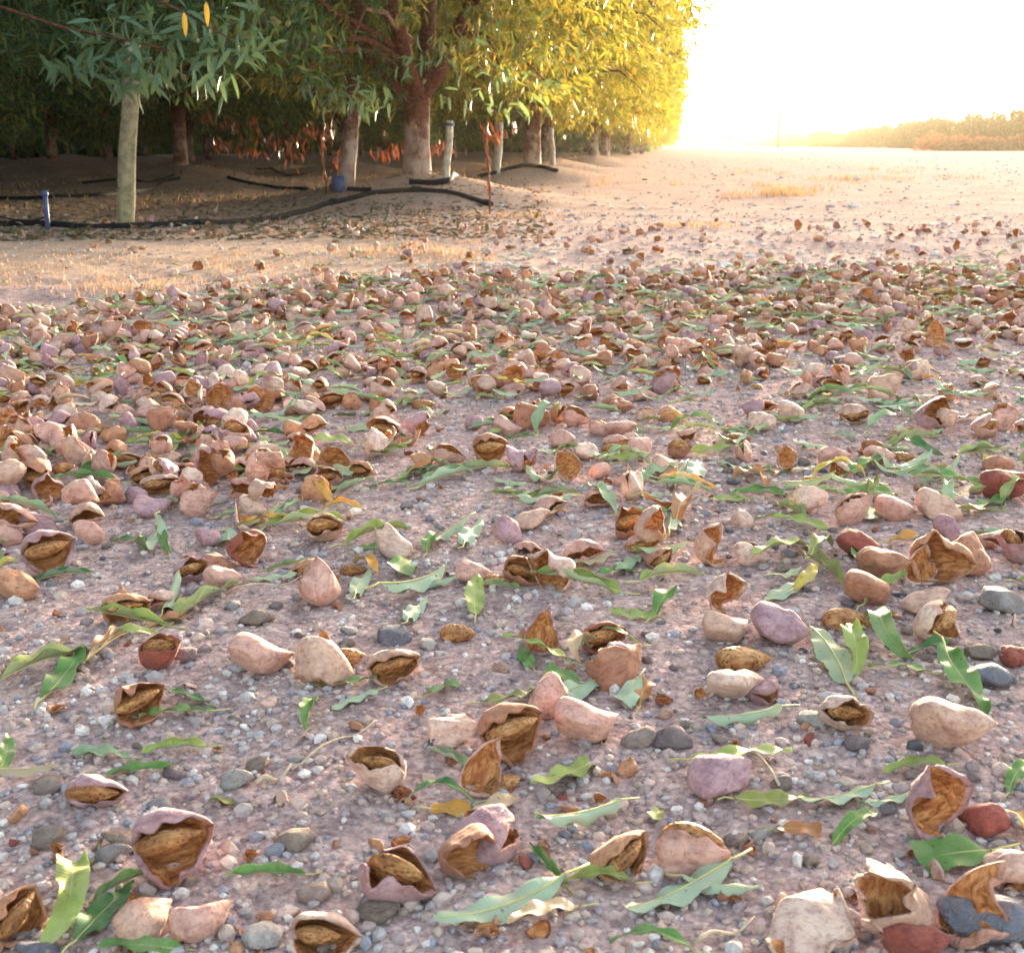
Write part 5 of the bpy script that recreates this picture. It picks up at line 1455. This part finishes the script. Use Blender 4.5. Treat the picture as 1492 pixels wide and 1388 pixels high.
hose('irrigation_hose', [(120, 268), (190, 262), (215, 268), (255, 256)], .013, 'faint hose behind the post in the dark orchard')
def riser():
    x, y = on_ground(70, 333); z0 = float(gz(x, y)); top = at_depth(71, 278, y)[2] - z0
    root = add('irrigation_riser', None, None, (x, y, z0))
    a = Acc(); V, F = tube(np.array([(0, 0, -.03), (0, 0, top * .9)]), .011, 10); a.put(V, F); add('tube', a.mesh('tube', [M['blue']]), root)
    a = Acc(); V, F = tube(np.array([(0, 0, top * .86), (0, 0, top * .95), (0, 0, top)]), [.016, .016, .009], 10); a.put(V, F); add('cap', a.mesh('cap', [M['blue']]), root)
    q = [at_depth(68, 316, y), at_depth(48, 322, y), at_depth(20, 320, y), at_depth(-20, 312, y)]
    V, F = tube(np.array(q) - (x, y, z0), .004, 6); a = Acc(); a.put(V, F); add('feeder_tube', a.mesh('feeder_tube', [M['hose']]), root)
    tag(root, 'short blue plastic riser standing at the hose', 'riser')
riser()

# orchard-floor litter: dark leaf flakes
def floor_litter():
    g = np.random.default_rng(31); n = 9000
    px = g.uniform(-300, 800, n); py = g.uniform(262, 352, n)
    y = CAM_H / np.tan(PITCH - np.arctan((PH / 2 - py) / FPX)); x = (px - PW / 2) / FPX * y * .97
    lat = x * LDIR[0] + y * LDIR[1]
    k = (lat < -.5 + .4 * g.normal(size=n)); x, y = x[k], y[k]; n = len(x)
    P = np.stack([x, y, gz(x, y) + .004], 1)
    D = g.normal(0, 1, (n, 3)); D[:, 2] *= .3; D /= np.linalg.norm(D, axis=1)[:, None]
    Nn = g.normal(0, .25, (n, 3)); Nn[:, 2] += 1
    V, T = leaf_batch(P, D, Nn, .05 * g.uniform(.5, 1.2, n), .018 * g.uniform(.6, 1.2, n))
    m = foliage_mat('litter', [(0, (.03, .04, .02)), (.35, (.06, .09, .04)), (.5, (.13, .08, .045)), (.8, (.22, .155, .10)), (1, (.36, .31, .26))], .05, .9)
    tag(add('leaf_litter', make_mesh('leaf_litter', V, T, m, None, False)), 'dry and green leaf litter on the orchard floor', 'litter', None, 'stuff')
floor_litter()

# ------------------------------------------------------------------ far side: orchard row across the track, scrub, wood, pole, cars
def bush_mesh(seed, m, L):
    rng = np.random.default_rng(seed)
    v = rng.normal(0, 1, (m, 3)); v /= np.linalg.norm(v, axis=1)[:, None]
    C = v * rng.uniform(.72, 1.0, (m, 1)); C[:, 2] = np.abs(C[:, 2])
    C = C * (1 + .15 * np.sin(C[:, :1] * 5 + seed) + .12 * np.sin(C[:, 1:2] * 6))
    V, T = sprays(rng, C, v, 12, .32, L, L * .4)
    return V, T
def build_far():
    BM = []
    for k in range(3):
        V, T = bush_mesh(70 + k, 260, .13)
        BM.append(make_mesh('crown', V, T, M['farfol'], None, False))
    a = Acc(); V, F = tube(np.array([(0, 0, -.1), (0, 0, .35), (.05, 0, .8)]), [.09, .07, .05], 8); a.put(V, F)
    tr = a.mesh('trunk', [M['bark']])
    rng = random.Random(6)
    s = 62
    while s < 420:
        lat = 27.5 + rng.gauss(0, .5)
        x, y = row_xy(s, lat)
        t = add('far_tree', None, None, (x, y, float(ground_z(x, y))))
        h = rng.uniform(2.1, 2.9)
        add('trunk', tr, t)
        c = add('crown', rng.choice(BM), t, (0, 0, .25), (0, 0, rng.uniform(0, 6)), (rng.uniform(1.7, 2.1), rng.uniform(1.7, 2.2), h)); c['kind'] = 'stuff'
        tag(t, 'low bushy orchard tree in the row across the gravel track', 'tree', 'trees across the track')
        s += 2.7 * (1 + max(0, s - 120) / 90)
    for k in range(9):                                     # rusty dry scrub in front of that row
        x, y = on_ground(1345 + k * 22 + rng.uniform(-8, 8), 226 + rng.uniform(-1.0, 1.0))
        y = 84; x = (1345 + k * 22 - PW / 2) / FPX * y
        V, T = bush_mesh(90 + k, 150, .16)
        sc = rng.uniform(.8, 1.25)
        o = add('dry_scrub_bush', make_mesh('dry_scrub_bush', V * (1.6 * sc, 1.2 * sc, .85 * sc), T, M['scrub'], None, False), None, (x, y, float(ground_z(x, y))))
        tag(o, 'rusty dry scrub bush before the row across the track', 'bush', 'dry scrub bushes')
    # far wood closing the view
    g = np.random.default_rng(12); VV, TT, n = [], [], 0
    spots = [(float(v), 430 + 40 * math.sin(v)) for v in np.linspace(-40, 330, 80)]
    for xx, yy in spots:
        V, T = bush_mesh(int(g.integers(1e6)), 60, .35)
        h = g.uniform(2.6, 4.6) if xx < 120 else g.uniform(3.2, 5.5)
        V = V * (g.uniform(3, 5), 3, h) + (xx + g.normal(0, 1), yy, -.1); VV.append(V); TT.append(T + n); n += len(V)
    tag(add('far_wood', make_mesh('far_wood', np.concatenate(VV), np.concatenate(TT), M['farfol'], None, False)), 'far-off line of trees on the horizon', 'wood', None, 'stuff')
    VV, TT, n = [], [], 0
    for k in range(150):                                   # depth of the orchard on the far left
        s_, lat = g.uniform(4, 75), g.uniform(-30, -19)
        x, y = row_xy(s_, lat)
        V, T = bush_mesh(int(g.integers(1e6)), 70, .30)
        V = V * (1.9, 1.9, g.uniform(2.8, 4)) + (x, y, .05); VV.append(V); TT.append(T + n); n += len(V)
    for k in range(70):
        s_, lat = g.uniform(70, 78), g.uniform(-20, -2.5)
        x, y = row_xy(s_, lat)
        V, T = bush_mesh(int(g.integers(1e6)), 70, .30)
        V = V * (1.5, 1.5, g.uniform(2.8, 4)) + (x, y, .05); VV.append(V); TT.append(T + n); n += len(V)
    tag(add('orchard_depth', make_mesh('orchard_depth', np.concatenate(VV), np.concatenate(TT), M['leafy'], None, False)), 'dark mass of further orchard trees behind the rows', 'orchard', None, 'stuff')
    def pole(px, ytop, dist, r, label, arms):
        p = at_depth(px, 214, dist); x, y = p[0], p[1]; h = at_depth(px, ytop, dist)[2]
        root = add('utility_pole', None, None, (x, y, 0))
        a = Acc(); V, F = tube(np.array([(0, 0, -.5), (0, 0, h * .5), (0, 0, h)]), [r, r * .9, r * .75], 10); a.put(V, F); add('shaft', a.mesh('shaft', [M['pole']]), root)
        if arms:
            a = Acc(); a.put(*box(0, 0, h * .93, r * 9, r * .8, r * 1.0)); add('crossarm', a.mesh('crossarm', [M['pole']], False), root)
        tag(root, label, 'pole')
    pole(1133, 150, 190, .24, 'tall wooden utility pole beyond the track', False)
    pole(1063, 190, 320, .18, 'far small utility pole near the parked cars', True)
    pole(1020, 198, 330, .15, 'far short post by the end of the tree row', False)
    def car(px, dist, Lc, hc, yaw, label):
        p = at_depth(px, 214, dist)
        root = add('parked_car', None, None, (p[0], p[1], 0), (0, 0, yaw))
        prof = [(-.5, .22), (-.5, .55), (-.44, .62), (-.30, .66), (-.16, .98), (.22, 1.0), (.40, .66), (.5, .60), (.5, .22)]
        w = 1.75
        V = np.array([(a * Lc, s * w / 2 * (1 if b < .7 else .82), b * hc) for s in (-1, 1) for a, b in prof])
        n = len(prof); Q = np.array([(i, i + 1, i + 1 + n, i + n) for i in range(n - 1)] + [(n - 1, 0, n, 2 * n - 1)])
        T = np.array([(0, i + 1, i) for i in range(1, n - 1)] + [(n, n + i, n + i + 1) for i in range(1, n - 1)])
        add('body', make_mesh('body', V, [Q, T], M['carpaint'], None, False), root)
        for s in (-1, 1):
            G = np.array([(-.25 * Lc, s * (w / 2 * .93), .70 * hc), (-.14 * Lc, s * (w / 2 * .84), .93 * hc), (.20 * Lc, s * (w / 2 * .84), .94 * hc), (.34 * Lc, s * (w / 2 * .93), .70 * hc)])
            G = np.vstack([G, G + (0, s * .03, 0)])
            q = np.array([(0, 1, 2, 3), (4, 7, 6, 5), (0, 4, 5, 1), (1, 5, 6, 2), (2, 6, 7, 3), (3, 7, 4, 0)])
            add('side_window', make_mesh('side_window', G, q, M['carglass'], None, False), root)
            for f in (-.32, .31):
                V, F = tube(np.array([(f * Lc, s * w / 2 - .12 * s, .3), (f * Lc, s * w / 2 + .02 * s, .3)]), .32, 14)
                a = Acc(); a.put(V, F); add('wheel', a.mesh('wheel', [M['tyre']]), root)
        tag(root, label, 'car', 'cars parked far off')
    car(1052, 330, 4.4, 2.0, .15, 'tall white van parked far off near the small pole')
    car(1074, 330, 3.6, 1.45, -.1, 'low white car parked behind the white van')
    car(989, 360, 4.2, 1.5, .3, 'white car parked far off by the end of the tree row')
    # white scrap of paper-like stone on the track
    x, y = on_ground(1248, 262)
    o = add('white_stone', ST[2][0], None, (x, y, float(gz(x, y)) + .01), (0, 0, .4), .055, (.85, .84, .82))
    tag(o, 'white stone lying alone on the straw-streaked track', 'stone')
build_far()

# ------------------------------------------------------------------ evening haze
def build_haze():
    m, nt, out = new_mat('haze_air')
    pv = nt.nodes.new('ShaderNodeVolumePrincipled')
    pv.inputs['Color'].default_value = (1.0, 0.88, 0.66, 1)
    pv.inputs['Density'].default_value = HAZE_DENSITY
    pv.inputs['Anisotropy'].default_value = 0.5
    nt.links.new(pv.outputs[0], out.inputs['Volume'])
    V, Q = box(100, 300, 5.5, 1500, 1700, 15.0)
    me = make_mesh('haze', V, Q, m, None, False)
    o = add('haze', me)
    tag(o, 'pale golden evening haze over the orchard', 'haze', None, 'stuff')
build_haze()
